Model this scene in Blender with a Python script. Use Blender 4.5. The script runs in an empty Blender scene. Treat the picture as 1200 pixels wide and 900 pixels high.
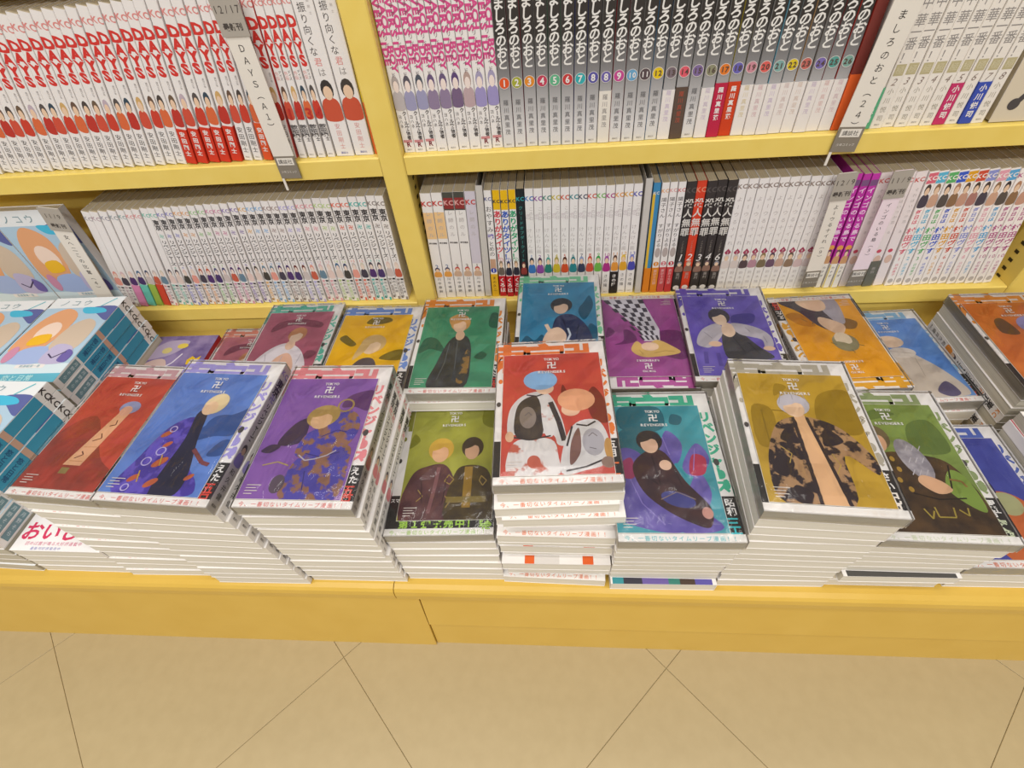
import bpy, math, random
from mathutils import Vector, Matrix

# ------------------------------------------------------------------ camera, world, lights, exposure
scn = bpy.context.scene
COL = scn.collection
random.seed(11)

cam_d = bpy.data.cameras.new('camera')
cam = bpy.data.objects.new('camera', cam_d)
COL.objects.link(cam)
YAW, PITCH, ROLL, FPX = -.1273, .8379, -.1076, 591.95
_f = Vector((math.sin(YAW) * math.cos(PITCH), math.cos(YAW) * math.cos(PITCH), -math.sin(PITCH)))
_r0 = Vector((math.cos(YAW), -math.sin(YAW), 0))
_u0 = _r0.cross(_f)
_r = math.cos(ROLL) * _r0 + math.sin(ROLL) * _u0
_u = -math.sin(ROLL) * _r0 + math.cos(ROLL) * _u0
cam.matrix_world = Matrix(((_r.x, _u.x, -_f.x, 0), (_r.y, _u.y, -_f.y, -.6263), (_r.z, _u.z, -_f.z, .4957), (0, 0, 0, 1)))
cam_d.sensor_fit = 'HORIZONTAL'
cam_d.sensor_width = 36.0
cam_d.lens = FPX / 1200 * 36.0
cam_d.clip_start = .01
scn.camera = cam

world = bpy.data.worlds.new('shop_ambience')
scn.world = world
world.use_nodes = True
world.node_tree.nodes['Background'].inputs[0].default_value = (1.0, .95, .89, 1)
world.node_tree.nodes['Background'].inputs[1].default_value = .30

def area(name, loc, sx, sy, power, rot=(0, 0, 0)):
    d = bpy.data.lights.new(name, 'AREA')
    d.shape = 'RECTANGLE'; d.size = sx; d.size_y = sy; d.energy = power
    d.color = (1.0, .965, .915)
    o = bpy.data.objects.new(name, d); COL.objects.link(o)
    o.location = loc; o.rotation_euler = rot
    return o
# fluorescent ceiling tubes over the aisle
area('ceiling_tube', (-.9, -.75, 2.25), 1.25, .22, 14)
area('ceiling_tube', (.75, -.75, 2.25), 1.25, .22, 14)
area('ceiling_tube', (-.9, -2.2, 2.25), 1.25, .25, 34)
area('ceiling_tube', (.75, -2.2, 2.25), 1.25, .25, 34)
area('ceiling_tube', (-.1, -3.7, 2.25), 2.6, .25, 60)
area('ceiling_tube', (-.1, .55, 2.25), 2.6, .22, 12)

vs = scn.view_settings
vs.view_transform = 'Standard'
vs.look = 'None'
vs.exposure = -0.08
vs.gamma = 1.0
vs.use_curve_mapping = False

# ------------------------------------------------------------------ materials
def lin(h):
    h = h.lstrip('#')
    out = []
    for i in (0, 2, 4):
        c = int(h[i:i + 2], 16) / 255
        out.append(c / 12.92 if c <= .04045 else ((c + .055) / 1.055) ** 2.4)
    return (out[0], out[1], out[2], 1)
_M = {}
def M(h, rough=.45):
    k = (h, rough)
    if k not in _M:
        m = bpy.data.materials.new('print_' + h.lstrip('#'))
        m.use_nodes = True
        b = m.node_tree.nodes['Principled BSDF']
        b.inputs['Base Color'].default_value = lin(h)
        b.inputs['Roughness'].default_value = rough
        b.inputs['Specular IOR Level'].default_value = .3
        _M[k] = m
    return _M[k]

def mix_mat(name, a, b, scale=12, lo=.4, hi=.65, rough=.4, stretch=(1, 1, 1), bump=0., detail=4, coord='Object'):
    if name in _M: return _M[name]
    m = bpy.data.materials.new(name); m.use_nodes = True
    nt = m.node_tree; n = nt.nodes; l = nt.links
    bs = n['Principled BSDF']; bs.inputs['Roughness'].default_value = rough
    bs.inputs['Specular IOR Level'].default_value = .3
    tc = n.new('ShaderNodeTexCoord'); mp = n.new('ShaderNodeMapping')
    mp.inputs['Scale'].default_value = stretch
    no = n.new('ShaderNodeTexNoise'); no.inputs['Scale'].default_value = scale; no.inputs['Detail'].default_value = detail
    cr = n.new('ShaderNodeValToRGB')
    cr.color_ramp.elements[0].position = lo; cr.color_ramp.elements[1].position = hi
    cr.color_ramp.elements[0].color = lin(a); cr.color_ramp.elements[1].color = lin(b)
    l.new(tc.outputs[coord], mp.inputs[0]); l.new(mp.outputs[0], no.inputs['Vector'])
    l.new(no.outputs[0], cr.inputs[0]); l.new(cr.outputs[0], bs.inputs['Base Color'])
    if bump:
        bp = n.new('ShaderNodeBump'); bp.inputs['Strength'].default_value = bump; bp.inputs['Distance'].default_value = .001
        l.new(no.outputs[0], bp.inputs['Height']); l.new(bp.outputs[0], bs.inputs['Normal'])
    _M[name] = m
    return m

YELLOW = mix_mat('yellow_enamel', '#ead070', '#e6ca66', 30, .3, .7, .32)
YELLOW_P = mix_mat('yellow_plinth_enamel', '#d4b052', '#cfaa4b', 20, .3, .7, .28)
SLOT = M('#3a3018')
FLOOR_T = mix_mat('beige_vinyl_tile', '#b2a07a', '#ad9b75', 60, .3, .75, .35, detail=6)
GROUT = M('#9c8d69', .8)
PAGES_UP = mix_mat('page_edges_upright', '#d2c5a8', '#a5957a', 90, .35, .7, .8, (14, .05, .2), .3)  # darker and warmer than the lying pages: shade under the shelf put into the colour
PAGES_LY = mix_mat('page_edges_lying', '#dfdbd1', '#d2ccbf', 90, .3, .75, .8, (.08, .08, 14), .3)
PAGES_GR = mix_mat('page_edges_grey', '#c9c3b4', '#a49d8c', 90, .35, .72, .8, (.08, .08, 14), .3)
WHITE = M('#e6e2e0', .35)
CREAM = M('#e2dcd2', .4)
BLACK = M('#2e2a2b', .4)  # black ink lifted towards grey, lens haze put into the colour

def grad_mat():
    m = bpy.data.materials.new('charcoal_to_silver_print'); m.use_nodes = True
    n = m.node_tree.nodes; l = m.node_tree.links
    bs = n['Principled BSDF']; bs.inputs['Roughness'].default_value = .35
    tc = n.new('ShaderNodeTexCoord'); sp = n.new('ShaderNodeSeparateXYZ'); mr = n.new('ShaderNodeMapRange')
    mr.inputs['From Min'].default_value = .02; mr.inputs['From Max'].default_value = .115
    cr = n.new('ShaderNodeValToRGB')
    cr.color_ramp.elements[0].color = lin('#d8d6d6'); cr.color_ramp.elements[1].color = lin('#35312f')
    e = cr.color_ramp.elements.new(.55); e.color = lin('#8b8a8c')
    l.new(tc.outputs['Object'], sp.inputs[0]); l.new(sp.outputs[2], mr.inputs[0]); l.new(mr.outputs[0], cr.inputs[0])
    l.new(cr.outputs[0], bs.inputs['Base Color'])
    return m
GRAD = grad_mat()

def film_mat():
    m = bpy.data.materials.new('clear_shrink_film'); m.use_nodes = True
    n = m.node_tree.nodes; l = m.node_tree.links
    n.remove(n['Principled BSDF'])
    out = n['Material Output']
    tr = n.new('ShaderNodeBsdfTransparent'); tr.inputs[0].default_value = (.985, .985, .985, 1)
    gl = n.new('ShaderNodeBsdfGlossy'); gl.inputs['Roughness'].default_value = .12
    lw = n.new('ShaderNodeFresnel'); lw.inputs['IOR'].default_value = 1.42
    mx = n.new('ShaderNodeMixShader')
    tc = n.new('ShaderNodeTexCoord'); mp = n.new('ShaderNodeMapping'); mp.inputs['Scale'].default_value = (1, .35, 1)
    no = n.new('ShaderNodeTexNoise'); no.inputs['Scale'].default_value = 70; no.inputs['Distortion'].default_value = 1.2
    bp = n.new('ShaderNodeBump'); bp.inputs['Strength'].default_value = .55; bp.inputs['Distance'].default_value = .002
    l.new(tc.outputs['Object'], mp.inputs[0]); l.new(mp.outputs[0], no.inputs['Vector']); l.new(no.outputs[0], bp.inputs['Height'])
    l.new(bp.outputs[0], gl.inputs['Normal']); l.new(bp.outputs[0], lw.inputs['Normal'])
    l.new(lw.outputs[0], mx.inputs[0]); l.new(tr.outputs[0], mx.inputs[1]); l.new(gl.outputs[0], mx.inputs[2])
    l.new(mx.outputs[0], out.inputs[0])
    return m
FILM = film_mat()
def clear_mat():
    m = bpy.data.materials.new('milky_plastic'); m.use_nodes = True
    b = m.node_tree.nodes['Principled BSDF']
    b.inputs['Base Color'].default_value = lin('#e9e4de'); b.inputs['Roughness'].default_value = .25
    b.inputs['Alpha'].default_value = .55
    return m
MILKY = clear_mat()

# ------------------------------------------------------------------ mesh helpers
class MB:
    def __init__(s): s.v = []; s.f = []; s.m = []; s.mats = []
    def mi(s, mat):
        if mat not in s.mats: s.mats.append(mat)
        return s.mats.index(mat)
    def poly(s, pts, mat):
        i = len(s.v); s.v += [tuple(p) for p in pts]; s.f.append(tuple(range(i, i + len(pts)))); s.m.append(s.mi(mat))
    def mesh(s, pts, faces, mat):
        i = len(s.v); s.v += [tuple(p) for p in pts]; k = s.mi(mat)
        for f in faces: s.f.append(tuple(i + j for j in f)); s.m.append(k)
    def box(s, x0, x1, y0, y1, z0, z1, mat, bev=0.):
        if bev <= 0:
            p = [(x0, y0, z0), (x1, y0, z0), (x1, y1, z0), (x0, y1, z0), (x0, y0, z1), (x1, y0, z1), (x1, y1, z1), (x0, y1, z1)]
            s.mesh(p, [(3, 2, 1, 0), (4, 5, 6, 7), (0, 1, 5, 4), (1, 2, 6, 5), (2, 3, 7, 6), (3, 0, 4, 7)], mat)
        else:
            b = bev; L = []
            for z, i in ((z0, b), (z0 + b, 0), (z1 - b, 0), (z1, b)):
                L.append([(x0 + i + b * (0 if i else 1), y0 + i, z), (x1 - i - b * (0 if i else 1), y0 + i, z), (x1 - i, y0 + i + b * (0 if i else 1), z), (x1 - i, y1 - i - b * (0 if i else 1), z),
                          (x1 - i - b * (0 if i else 1), y1 - i, z), (x0 + i + b * (0 if i else 1), y1 - i, z), (x0 + i, y1 - i - b * (0 if i else 1), z), (x0 + i, y0 + i + b * (0 if i else 1), z)])
            p = [q for r in L for q in r]
            fs = [tuple(range(7, -1, -1)), tuple(range(24, 32))]
            for k in range(3):
                for j in range(8):
                    a = k * 8 + j; c = k * 8 + (j + 1) % 8
                    fs.append((a, c, c + 8, a + 8))
            s.mesh(p, fs, mat)
    def extrude(s, prof, z0, z1, mat, axis='z', caps=True):
        # prof: closed CCW list of 2D points; extruded along axis
        n = len(prof)
        def mk(p, t):
            return (p[0], p[1], t) if axis == 'z' else (t, p[0], p[1])
        pts = [mk(p, z0) for p in prof] + [mk(p, z1) for p in prof]
        fs = [(i, (i + 1) % n, (i + 1) % n + n, i + n) for i in range(n)]
        if caps: fs += [tuple(range(n - 1, -1, -1)), tuple(range(n, 2 * n))]
        s.mesh(pts, fs, mat)
    def data(s, name, T=None):
        me = bpy.data.meshes.new(name)
        vv = [tuple(T @ Vector(p)) for p in s.v] if T is not None else s.v
        me.from_pydata(vv, [], s.f)
        for m in s.mats: me.materials.append(m)
        me.polygons.foreach_set('material_index', s.m)
        me.update()
        return me
def obj(name, data, parent=None, loc=(0, 0, 0), rot=(0, 0, 0)):
    o = bpy.data.objects.new(name, data); COL.objects.link(o)
    o.location = loc; o.rotation_euler = rot
    if parent: o.parent = parent
    return o
def tag(o, label, cat, group=None):
    o['label'] = label; o['category'] = cat
    if group: o['group'] = group
    return o
def thing(name, label, cat, loc=(0, 0, 0), rot=(0, 0, 0), group=None):
    return tag(obj(name, None, None, loc, rot), label, cat, group)

ORD = ['first', 'second', 'third', 'fourth', 'fifth', 'sixth', 'seventh', 'eighth', 'ninth', 'tenth', 'eleventh', 'twelfth', 'thirteenth',
       'fourteenth', 'fifteenth', 'sixteenth', 'seventeenth', 'eighteenth', 'nineteenth', 'twentieth']
NW = ['zero', 'one', 'two', 'three', 'four', 'five', 'six', 'seven', 'eight', 'nine', 'ten', 'eleven', 'twelve', 'thirteen', 'fourteen', 'fifteen', 'sixteen', 'seventeen', 'eighteen', 'nineteen', 'twenty']
NW += ['twenty-' + w for w in NW[1:10]]
ORD += ['twenty-' + w for w in ORD[:9]] + ['thirtieth'] + ['thirty-' + w for w in ORD[:9]]

# ------------------------------------------------------------------ glyphs (Blender's own built-in font)
_G = {}
_cu = bpy.data.curves.new('glyph', 'FONT'); _cu.resolution_u = 2; _cu.fill_mode = 'FRONT'
_go = bpy.data.objects.new('glyph', _cu); COL.objects.link(_go)
def glyph(ch, bold):
    k = (ch, bold)
    if k not in _G:
        _cu.body = ch; _cu.offset = .028 * bold
        dg = bpy.context.evaluated_depsgraph_get(); dg.update()
        ev = _go.evaluated_get(dg); me = ev.to_mesh()
        _G[k] = ([(v.co.x, v.co.y) for v in me.vertices], [tuple(p.vertices) for p in me.polygons])
        ev.to_mesh_clear()
    return _G[k]
ROT = 'ー（）〈〉〜'

class Print:
    """flat print on a face of an MB; fn maps (u, v, layer) in metres to 3D; args in millimetres"""
    def __init__(s, mb, fn): s.mb = mb; s.fn = fn; s.l = 1; s.k = 0
    def pts(s, uv):
        s.k += 1                      # every patch of ink lies a hair above the one printed before it
        return [s.fn(a / 1000, b / 1000, s.l + s.k * .03) for a, b in uv]
    def rect(s, u0, u1, v0, v1, mat): s.mb.poly(s.pts([(u0, v0), (u1, v0), (u1, v1), (u0, v1)]), mat)
    def shape(s, uv, mat): s.mb.poly(s.pts(uv), mat)
    def disc(s, u, v, ru, rv, mat, n=20, a=0.):
        ca, sa = math.cos(a), math.sin(a); q = []
        for i in range(n):
            t = 2 * math.pi * i / n; x, y = ru * math.cos(t), rv * math.sin(t)
            q.append((u + ca * x - sa * y, v + sa * x + ca * y))
        s.shape(q, mat)
    def ring(s, u, v, r, w, mat, n=18):
        for i in range(n):
            a, b = 2 * math.pi * i / n, 2 * math.pi * (i + 1) / n
            s.shape([(u + r * math.cos(a), v + r * math.sin(a)), (u + r * math.cos(b), v + r * math.sin(b)),
                     (u + (r - w) * math.cos(b), v + (r - w) * math.sin(b)), (u + (r - w) * math.cos(a), v + (r - w) * math.sin(a))], mat)
    def blob(s, c, mat, k=5):
        n = len(c); q = []
        for i in range(n):
            p0, p1, p2, p3 = c[i - 1], c[i], c[(i + 1) % n], c[(i + 2) % n]
            for j in range(k):
                t = j / k
                q.append(tuple(.5 * (2 * p1[d] + (p2[d] - p0[d]) * t + (2 * p0[d] - 5 * p1[d] + 4 * p2[d] - p3[d]) * t * t + (3 * p1[d] - p0[d] - 3 * p2[d] + p3[d]) * t ** 3) for d in (0, 1)))
        ar = sum(q[i - 1][0] * q[i][1] - q[i][0] * q[i - 1][1] for i in range(len(q)))
        if ar < 0: q.reverse()
        s.shape(q, mat)
    def stroke(s, p, w, mat):
        for (a, b), (c, d) in zip(p, p[1:]):
            L = math.hypot(c - a, d - b) or 1; nx, ny = -(d - b) / L * w / 2, (c - a) / L * w / 2
            s.shape([(a - nx, b - ny), (c - nx, d - ny), (c + nx, d + ny), (a + nx, b + ny)], mat)
    def ch(s, c, u, v, size, mat, bold=0, rot=0, sx=1., shear=0.):
        """one character, centre of its cell at u, v"""
        P, F = glyph(c, bold)
        if not P: return
        if ord(c) < 0x2000:
            xs = [p[0] for p in P]; cx = (min(xs) + max(xs)) / 2; cy = .345
        else: cx, cy = .5, .38
        out = []
        for x, y in P:
            x, y = (x - cx) * size * sx, (y - cy) * size
            x += shear * y
            if rot: x, y = y, -x
            out.append((u + x, v + y))
        s.mb.mesh(s.pts(out), F, mat)
    def col(s, text, u, top, size, mat, bold=0, adv=1.0, sx=1., shear=0.):
        v = top - size / 2
        for c in text:
            if c != ' ': s.ch(c, u, v, size, mat, bold, c in ROT, sx, shear)
            v -= size * adv
    def row(s, text, u, v, size, mat, bold=0, adv=1.0, sx=1., shear=0.):
        n = len(text)
        for i, c in enumerate(text):
            if c != ' ': s.ch(c, u + (i - (n - 1) / 2) * size * adv, v, size, mat, bold, 0, sx, shear)
    def side(s, text, u, top, size, mat, bold=0, adv=.62, sx=1.):
        """Latin text turned clockwise, running down"""
        v = top - size * adv / 2
        for c in text:
            if c != ' ': s.ch(c, u, v, size, mat, bold, 1, sx)
            v -= size * adv

CV = .0005    # paper cover thickness
def uprofile(t, D, c, g=0., f=0.):
    """U-shaped cover section, spine at y=-f, a little rounded; g widens it"""
    r = .0009; h = t / 2 + g
    return [(-h, r - f), (-h + r * .3, r * .3 - f), (-h + r, -f), (h - r, -f), (h - r * .3, r * .3 - f), (h, r - f), (h, D), (h - c, D), (h - c, c - f), (-h + c, c - f), (-h + c, D), (-h, D)]
def lying(t, W):
    """canonical upright book (spine -Y, front cover -X) -> lying face up, spine at +X, tail at y=0"""
    return Matrix(((0, -1, 0, W / 2), (0, 0, 1, 0), (-1, 0, 0, t / 2), (0, 0, 0, 1)))

def cover_mesh(name, t, H, D, base, spine=None, front=None, T=None, spine_mat=None):
    mb = MB(); e = .00012
    mb.extrude(uprofile(t, D, CV), 0, H, base)
    q = t / 2 - .0002
    ps = Print(mb, lambda u, v, l: (max(-q, min(q, u)), -e * l, v))
    if spine_mat: ps.rect(-t * 500 + .3, t * 500 - .3, 0.2, H * 1000 - .2, spine_mat); ps.l = 2
    if spine: spine(ps, t * 1000)
    pf = Print(mb, lambda a, b, l: (-t / 2 - e * l, D - min(D - .0001, max(.0001, a)), min(H - .0001, max(.0001, b))))
    if front: front(pf)
    return mb.data(name, T)
def pages_mesh(t, H, D, T=None, mat=None):
    mb = MB()
    mb.box(-t / 2 + CV, t / 2 - CV, CV, D - .0005, .0004, H - .0004, mat or (PAGES_UP if T is None else PAGES_LY))
    return mb.data('page_block', T)
def obi_mesh(t, H, D, base, spine=None, front=None, T=None):
    mb = MB(); g = .00028; fr = .0012; e = .00012
    mb.extrude(uprofile(t, D, .0003, g, fr), 0.0004, H, base)
    q = t / 2 - .0002
    ps = Print(mb, lambda u, v, l: (max(-q, min(q, u)), -fr - e * l, v))
    if spine: spine(ps, t * 1000)
    pf = Print(mb, lambda a, b, l: (-t / 2 - g - e * l, D - a, b))
    if front: front(pf)
    return mb.data('paper_band', T)

# ------------------------------------------------------------------ setting: floor of diagonal vinyl tiles
FZ = -.235
mb = MB(); mb.box(-1.6, 1.6, -2.0, .4, FZ - .02, FZ - .0012, GROUT)
floor = obj('floor', mb.data('floor')); floor['kind'] = 'structure'
floor['label'] = 'beige vinyl tile floor laid on the diagonal'
TS = .299
mb = MB(); g = .0003; mb.box(-TS / 2 + g, TS / 2 - g, -TS / 2 + g, TS / 2 - g, -.002, 0, FLOOR_T, .0003)
tile_me = mb.data('tile')
dg_ = TS * math.sqrt(2)
for i in range(-6, 7):
    for j in range(-7, 3):
        cx = .136 + (i + j) * dg_ / 2 - dg_ * 0; cy = -.461 + (j - i) * dg_ / 2
        # centre of a tile lies half a diagonal off a crossing
        cx2, cy2 = cx + dg_ / 2, cy
        if abs(cx2) < 1.35 and -1.25 < cy2 < -.15:
            obj('tile', tile_me, floor, (cx2, cy2, FZ), (0, 0, math.pi / 4))

# ------------------------------------------------------------------ yellow plinths that carry the book piles
TZ = -.0805
def plinth(x0, x1, label, seam, fx):
    t = thing('display_plinth', label, 'plinth', ((x0 + x1) / 2, -.2, FZ))
    ox, oy, oz = (x0 + x1) / 2, -.2, FZ
    off = Matrix.Translation((-ox, -oy, -oz))
    mb = MB()
    pr = [(.30, TZ), (-.418, TZ), (-.4235, TZ - .0015), (-.4262, TZ - .005), (-.4275, TZ - .012), (-.4275, TZ - .022), (-.424, TZ - .022), (-.4235, TZ - .008), (.30, TZ - .006)]
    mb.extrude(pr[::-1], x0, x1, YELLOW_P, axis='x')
    obj('top_board', mb.data('top_board', off), t)
    def panel(nm, z1, z0, y1, y0):
        mb = MB()
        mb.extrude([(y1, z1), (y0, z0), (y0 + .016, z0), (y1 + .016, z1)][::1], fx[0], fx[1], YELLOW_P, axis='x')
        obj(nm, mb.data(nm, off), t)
    dy = -.0015 if not seam else 0
    if seam:
        panel('front_panel', TZ - .0225, -.1735, -.4245 + dy, -.4345 + dy)
        panel('kick_panel', -.1760, FZ, -.4325 + dy, -.4390 + dy)
        mb = MB(); mb.box(fx[0], fx[1], -.422, -.420, FZ, TZ - .0225, SLOT); obj('dark_seam_backing', mb.data('dark_seam_backing', off), t)  # unseen dark sheet added behind the panels, its colour shading the seam gap
    else:
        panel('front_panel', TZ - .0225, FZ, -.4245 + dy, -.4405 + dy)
    return t
plinth(-1.25, -.1885, 'yellow steel display plinth left of the panel joint, smooth undivided front', False, (-1.25, -.163))
plinth(-.1875, 1.05, 'yellow steel display plinth right of the panel joint, with low seam along its front', True, (-.162, 1.05))

# ------------------------------------------------------------------ yellow bookcase
ZA, ZB = .2286, 0.0
case = thing('bookcase', 'yellow metal bookcase with comics on two rows of shelves', 'bookcase', (0, .06, TZ))
off = Matrix.Translation((0, -.06, -TZ))
def post(x0, x1, y0, y1, slots):
    mb = MB(); mb.box(x0, x1, y0, y1, TZ, .75, YELLOW, .0015)
    p = obj('post', mb.data('post', off), case)
    for sx, yy in slots:
        mb = MB()
        z = TZ + .012
        while z < .74:
            mb.box(sx - .0006, sx + .0006, yy - .0035, yy + .0035, z, z + .0045, SLOT)
            z += .0135
        o = obj('slot_row', mb.data('slot_row', off), p); o['kind'] = 'stuff'
post(-.2145, -.1838, -.011, .034, [(-.1838, .016), (-.2145, .016)])
post(.648, .680, -.011, .034, [(.648, .016)])
post(-1.08, -1.05, -.011, .034, [(-1.05, .016)])
for x0, x1 in ((-.206, -.192), (.657, .671), (-1.072, -1.058)):
    mb = MB(); mb.box(x0, x1, .034, .150, TZ, .75, YELLOW); obj('side_panel', mb.data('side_panel', off), case)
for x0, x1 in ((-1.05, -.2145), (-.1838, .648)):
    for zt in (ZB, ZA, ZA + .2286):
        mb = MB()
        pr = [(.150, zt), (-.0075, zt), (-.009, zt - .0015), (-.009, zt - .0235), (-.0075, zt - .0245), (-.006, zt - .0245), (-.006, zt - .006), (.150, zt - .006)]
        mb.extrude(pr, x0 + .0005, x1 - .0005, YELLOW, axis='x')
        obj('shelf', mb.data('shelf', off), case)
    mb = MB(); mb.box(x0, x1, .150, .154, TZ, .75, YELLOW); obj('back_panel', mb.data('back_panel', off), case)
    mb = MB(); mb.box(x0 + .0005, x1 - .0005, .004, .006, TZ, ZB - .007, YELLOW); obj('riser_panel', mb.data('riser_panel', off), case)

# ------------------------------------------------------------------ shelf books
def interp(k, x):
    if x <= k[0][0]: return k[0][1]
    for (a, b), (c, d) in zip(k, k[1:]):
        if x <= c: return b + (d - b) * (x - a) / (c - a)
    return k[-1][1]
# bottom x -> lean (metres of top offset to the right)
LEAN = {'AL': [(-.80, .062), (-.565, .05), (-.393, .030), (-.27, .006), (-.22, .004)],
        'AR': [(-.183, 0), (.60, -.004)],
        'BL': [(-.80, .048), (-.6577, .046), (-.3589, .011), (-.2231, .003)],
        'BR': [(-.184, .007), (-.108, .006), (-.042, .001), (.111, -.004), (.243, -.0085), (.367, -.0075), (.484, -.024), (.63, -.032)]}
def shelf_book(row, x0, x1, spine, label, base=WHITE, H=.174, D=.112, spine_mat=None, band=None, cat='book', group=None, y=0., name='comic_book'):
    """x0,x1: extent of the spine foot on the shelf"""
    z = ZA if row[0] == 'A' else ZB
    xm = (x0 + x1) / 2
    a = math.atan2(interp(LEAN[row], xm), H)
    w = (x1 - x0)
    a0 = math.atan2(interp(LEAN[row], x0), H); a1 = math.atan2(interp(LEAN[row], x1), H)
    t = min(w * math.cos(a), (w + H * (math.tan(a1) - math.tan(a0))) * math.cos(a)) - (.0009 if band else .0004)
    jit = random.uniform(0, .0022)
    # pivot on the lower corner so that the foot rests on the shelf
    zoff = abs(math.sin(a)) * t / 2
    r = thing(name, label, cat, (xm, y + jit, z + zoff + .0002), (0, a, 0), group)
    obj('cover', cover_mesh('cover', t, H, D, base, spine, None, None, spine_mat), r)
    obj('page_block', pages_mesh(t, H, D), r)
    if band:
        bh, bm, bs = band
        obj('paper_band', obi_mesh(t, bh / 1000, D, bm, bs), r)
    return r

GREY = M('#8f8a88'); DGREY = M('#4c4747'); LGREY = M('#b9b2b0'); SKIN = M('#e3c4a8'); RED = M('#cf3a34'); PINK = M('#d2508a')
def KC(p, t, col, v=165, size=None):
    s = size or t * .62
    p.row('KC', 0, v, s, M(col), 1, .72, 1.0)
def figure(p, u, v, w, h, hair, body, skin=SKIN):
    """small generic printed figure: plain head and shoulders patch, no features"""
    p.blob([(u - w * .48, v), (u + w * .48, v), (u + w * .46, v + h * .42), (u + w * .15, v + h * .55), (u - w * .15, v + h * .55), (u - w * .46, v + h * .42)], body)
    p.disc(u, v + h * .74, w * .34, h * .24, hair, 12)
    p.disc(u, v + h * .66, w * .25, h * .17, skin, 12)

# --- row A, left bay: white comics with red block capitals
def days(i, banded=False, num=None):
    hairs = ['#4b4340', '#6a5346', '#c9a46a', '#3a4a58', '#57504e', '#b9a9b4', '#6d5a48']
    def f(p, t):
        KC(p, t, '#d98a86', 160, t * .72)
        for k, c in enumerate('DAYS'):
            p.ch(c, 0, 143 - k * 12.2, 14.6, RED, 2, 0, t / 13.5 * 1.28, -.12)
        if num is None: p.col('週刊少年', t * .22, 97, 2.6, GREY)
        else:
            p.col('外伝', -t * .2, 97, 4.6, M('#d98a86')); p.col('デイズ', t * .22, 98, 3.4, DGREY)
        figure(p, random.uniform(-.8, .8), 47, t * .9, 36, M(hairs[i % 7]), M(['#c5402f', '#c9503c', '#b8382e', '#d3683e'][i % 4]))
        p.l = 4
        if num is not None: p.ch(num, 0, 52, 17, M('#b8342e'), 1)
        p.l = 1
        if not banded:
            if num is None: p.col('安田剛士', 0, 41, 7.2, DGREY, 0, 1.12)
            else: p.col('音羽駿', -t * .22, 40, 5, DGREY, 1); p.col('安田剛士', t * .2, 40, 5, DGREY, 1)
        p.row('講談社', 0, 4, 1.9, GREY)
    return f
def band_author(name, col, mm=6.6, top=40, bold=1):
    return lambda p, t: p.col(name, 0, top, min(mm, t * .62), col, bold, 1.2)
x = -.3675
seq = []
for k in range(2): seq.append((x - .0134, x, None)); x -= .0134
for k in range(5): seq.append((x - .0153, x, 'r')); x -= .0153
while x > -.83: seq.append((x - .0145, x, None)); x -= .0145
REDB = M('#cc3a26')
for k, (a, b, kind) in enumerate(seq):
    lab = f'white red-lettered comic, {ORD[k + 1]} left of the divider on the top left shelf'
    bd = None
    if kind == 'r':
        lab = f'white comic with red paper band, {ORD[k - 2]} of five from the right, top left'
        bd = (43, REDB, band_author('安田剛士', WHITE))
    shelf_book('AL', a, b, days(k, kind == 'r'), lab, band=bd, group='red-lettered comics on the top left shelf')
shelf_book('AL', -.3670, -.3530, days(3, True), 'white comic with orange paper band, touching the left side of the date-labelled divider',
           band=(45, M('#d8552a'), band_author('安田剛士', WHITE)), group='red-lettered comics on the top left shelf')
shelf_book('AL', -.3525, -.3375, days(5), 'white comic half hidden behind the long divider on the top left shelf', group='red-lettered comics on the top left shelf')
shelf_book('AL', -.3370, -.3215, days(2), 'white comic with red back edge just right of the long divider, top left shelf', base=M('#d6605c'), spine_mat=WHITE, group='red-lettered comics on the top left shelf')
x = -.3210
for k, nn in enumerate('1234'):
    shelf_book('AL', x, x + .0124, days(k + 1, False, nn), f'white comic with red title and big red numeral {NW[int(nn)]} on its spine',
               group='numbered red-lettered comics on the top left shelf'); x += .0125
def furimuku(hair):
    def f(p, t):
        p.col('振り向くな', -t * .12, 158, 9.2, DGREY, 0, 1.08); p.col('君', -t * .04, 108, 9, M('#d98a86')); p.col('は', 0, 98, 9, GREY)
        p.col('安田剛士', t * .25, 166, 3, LGREY, 0, 1.8)
        figure(p, 0, 43, t * .96, 44, M(hair), M('#c5553c')); p.l = 1
        p.col('安田剛士', 0, 39, 6.8, M('#d99a96'), 0, 1.15); p.row('講談社', 0, 4, 3, M('#5a5aa0'))
    return f
shelf_book('AL', -.2708, -.2470, furimuku('#3a3634'), 'thick white comic with black bobbed figure and pale red author name, left one', group='thick white comics beside the yellow post')
shelf_book('AL', -.2466, -.2222, furimuku('#453f3a'), 'thick white comic standing next to the last slim yellow comic', group='thick white comics beside the yellow post')
shelf_book('AL', -.2218, -.2152, lambda p, t: (p.rect(-t / 2 + .3, t / 2 - .3, 0, 60, M('#d8672a')), p.col('黒夜行路白狼', 0, 160, 4.5, BLACK, 1, 1.6)),
           'slim yellow and black comic squeezed against the yellow post', base=M('#e2c52a'))

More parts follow.
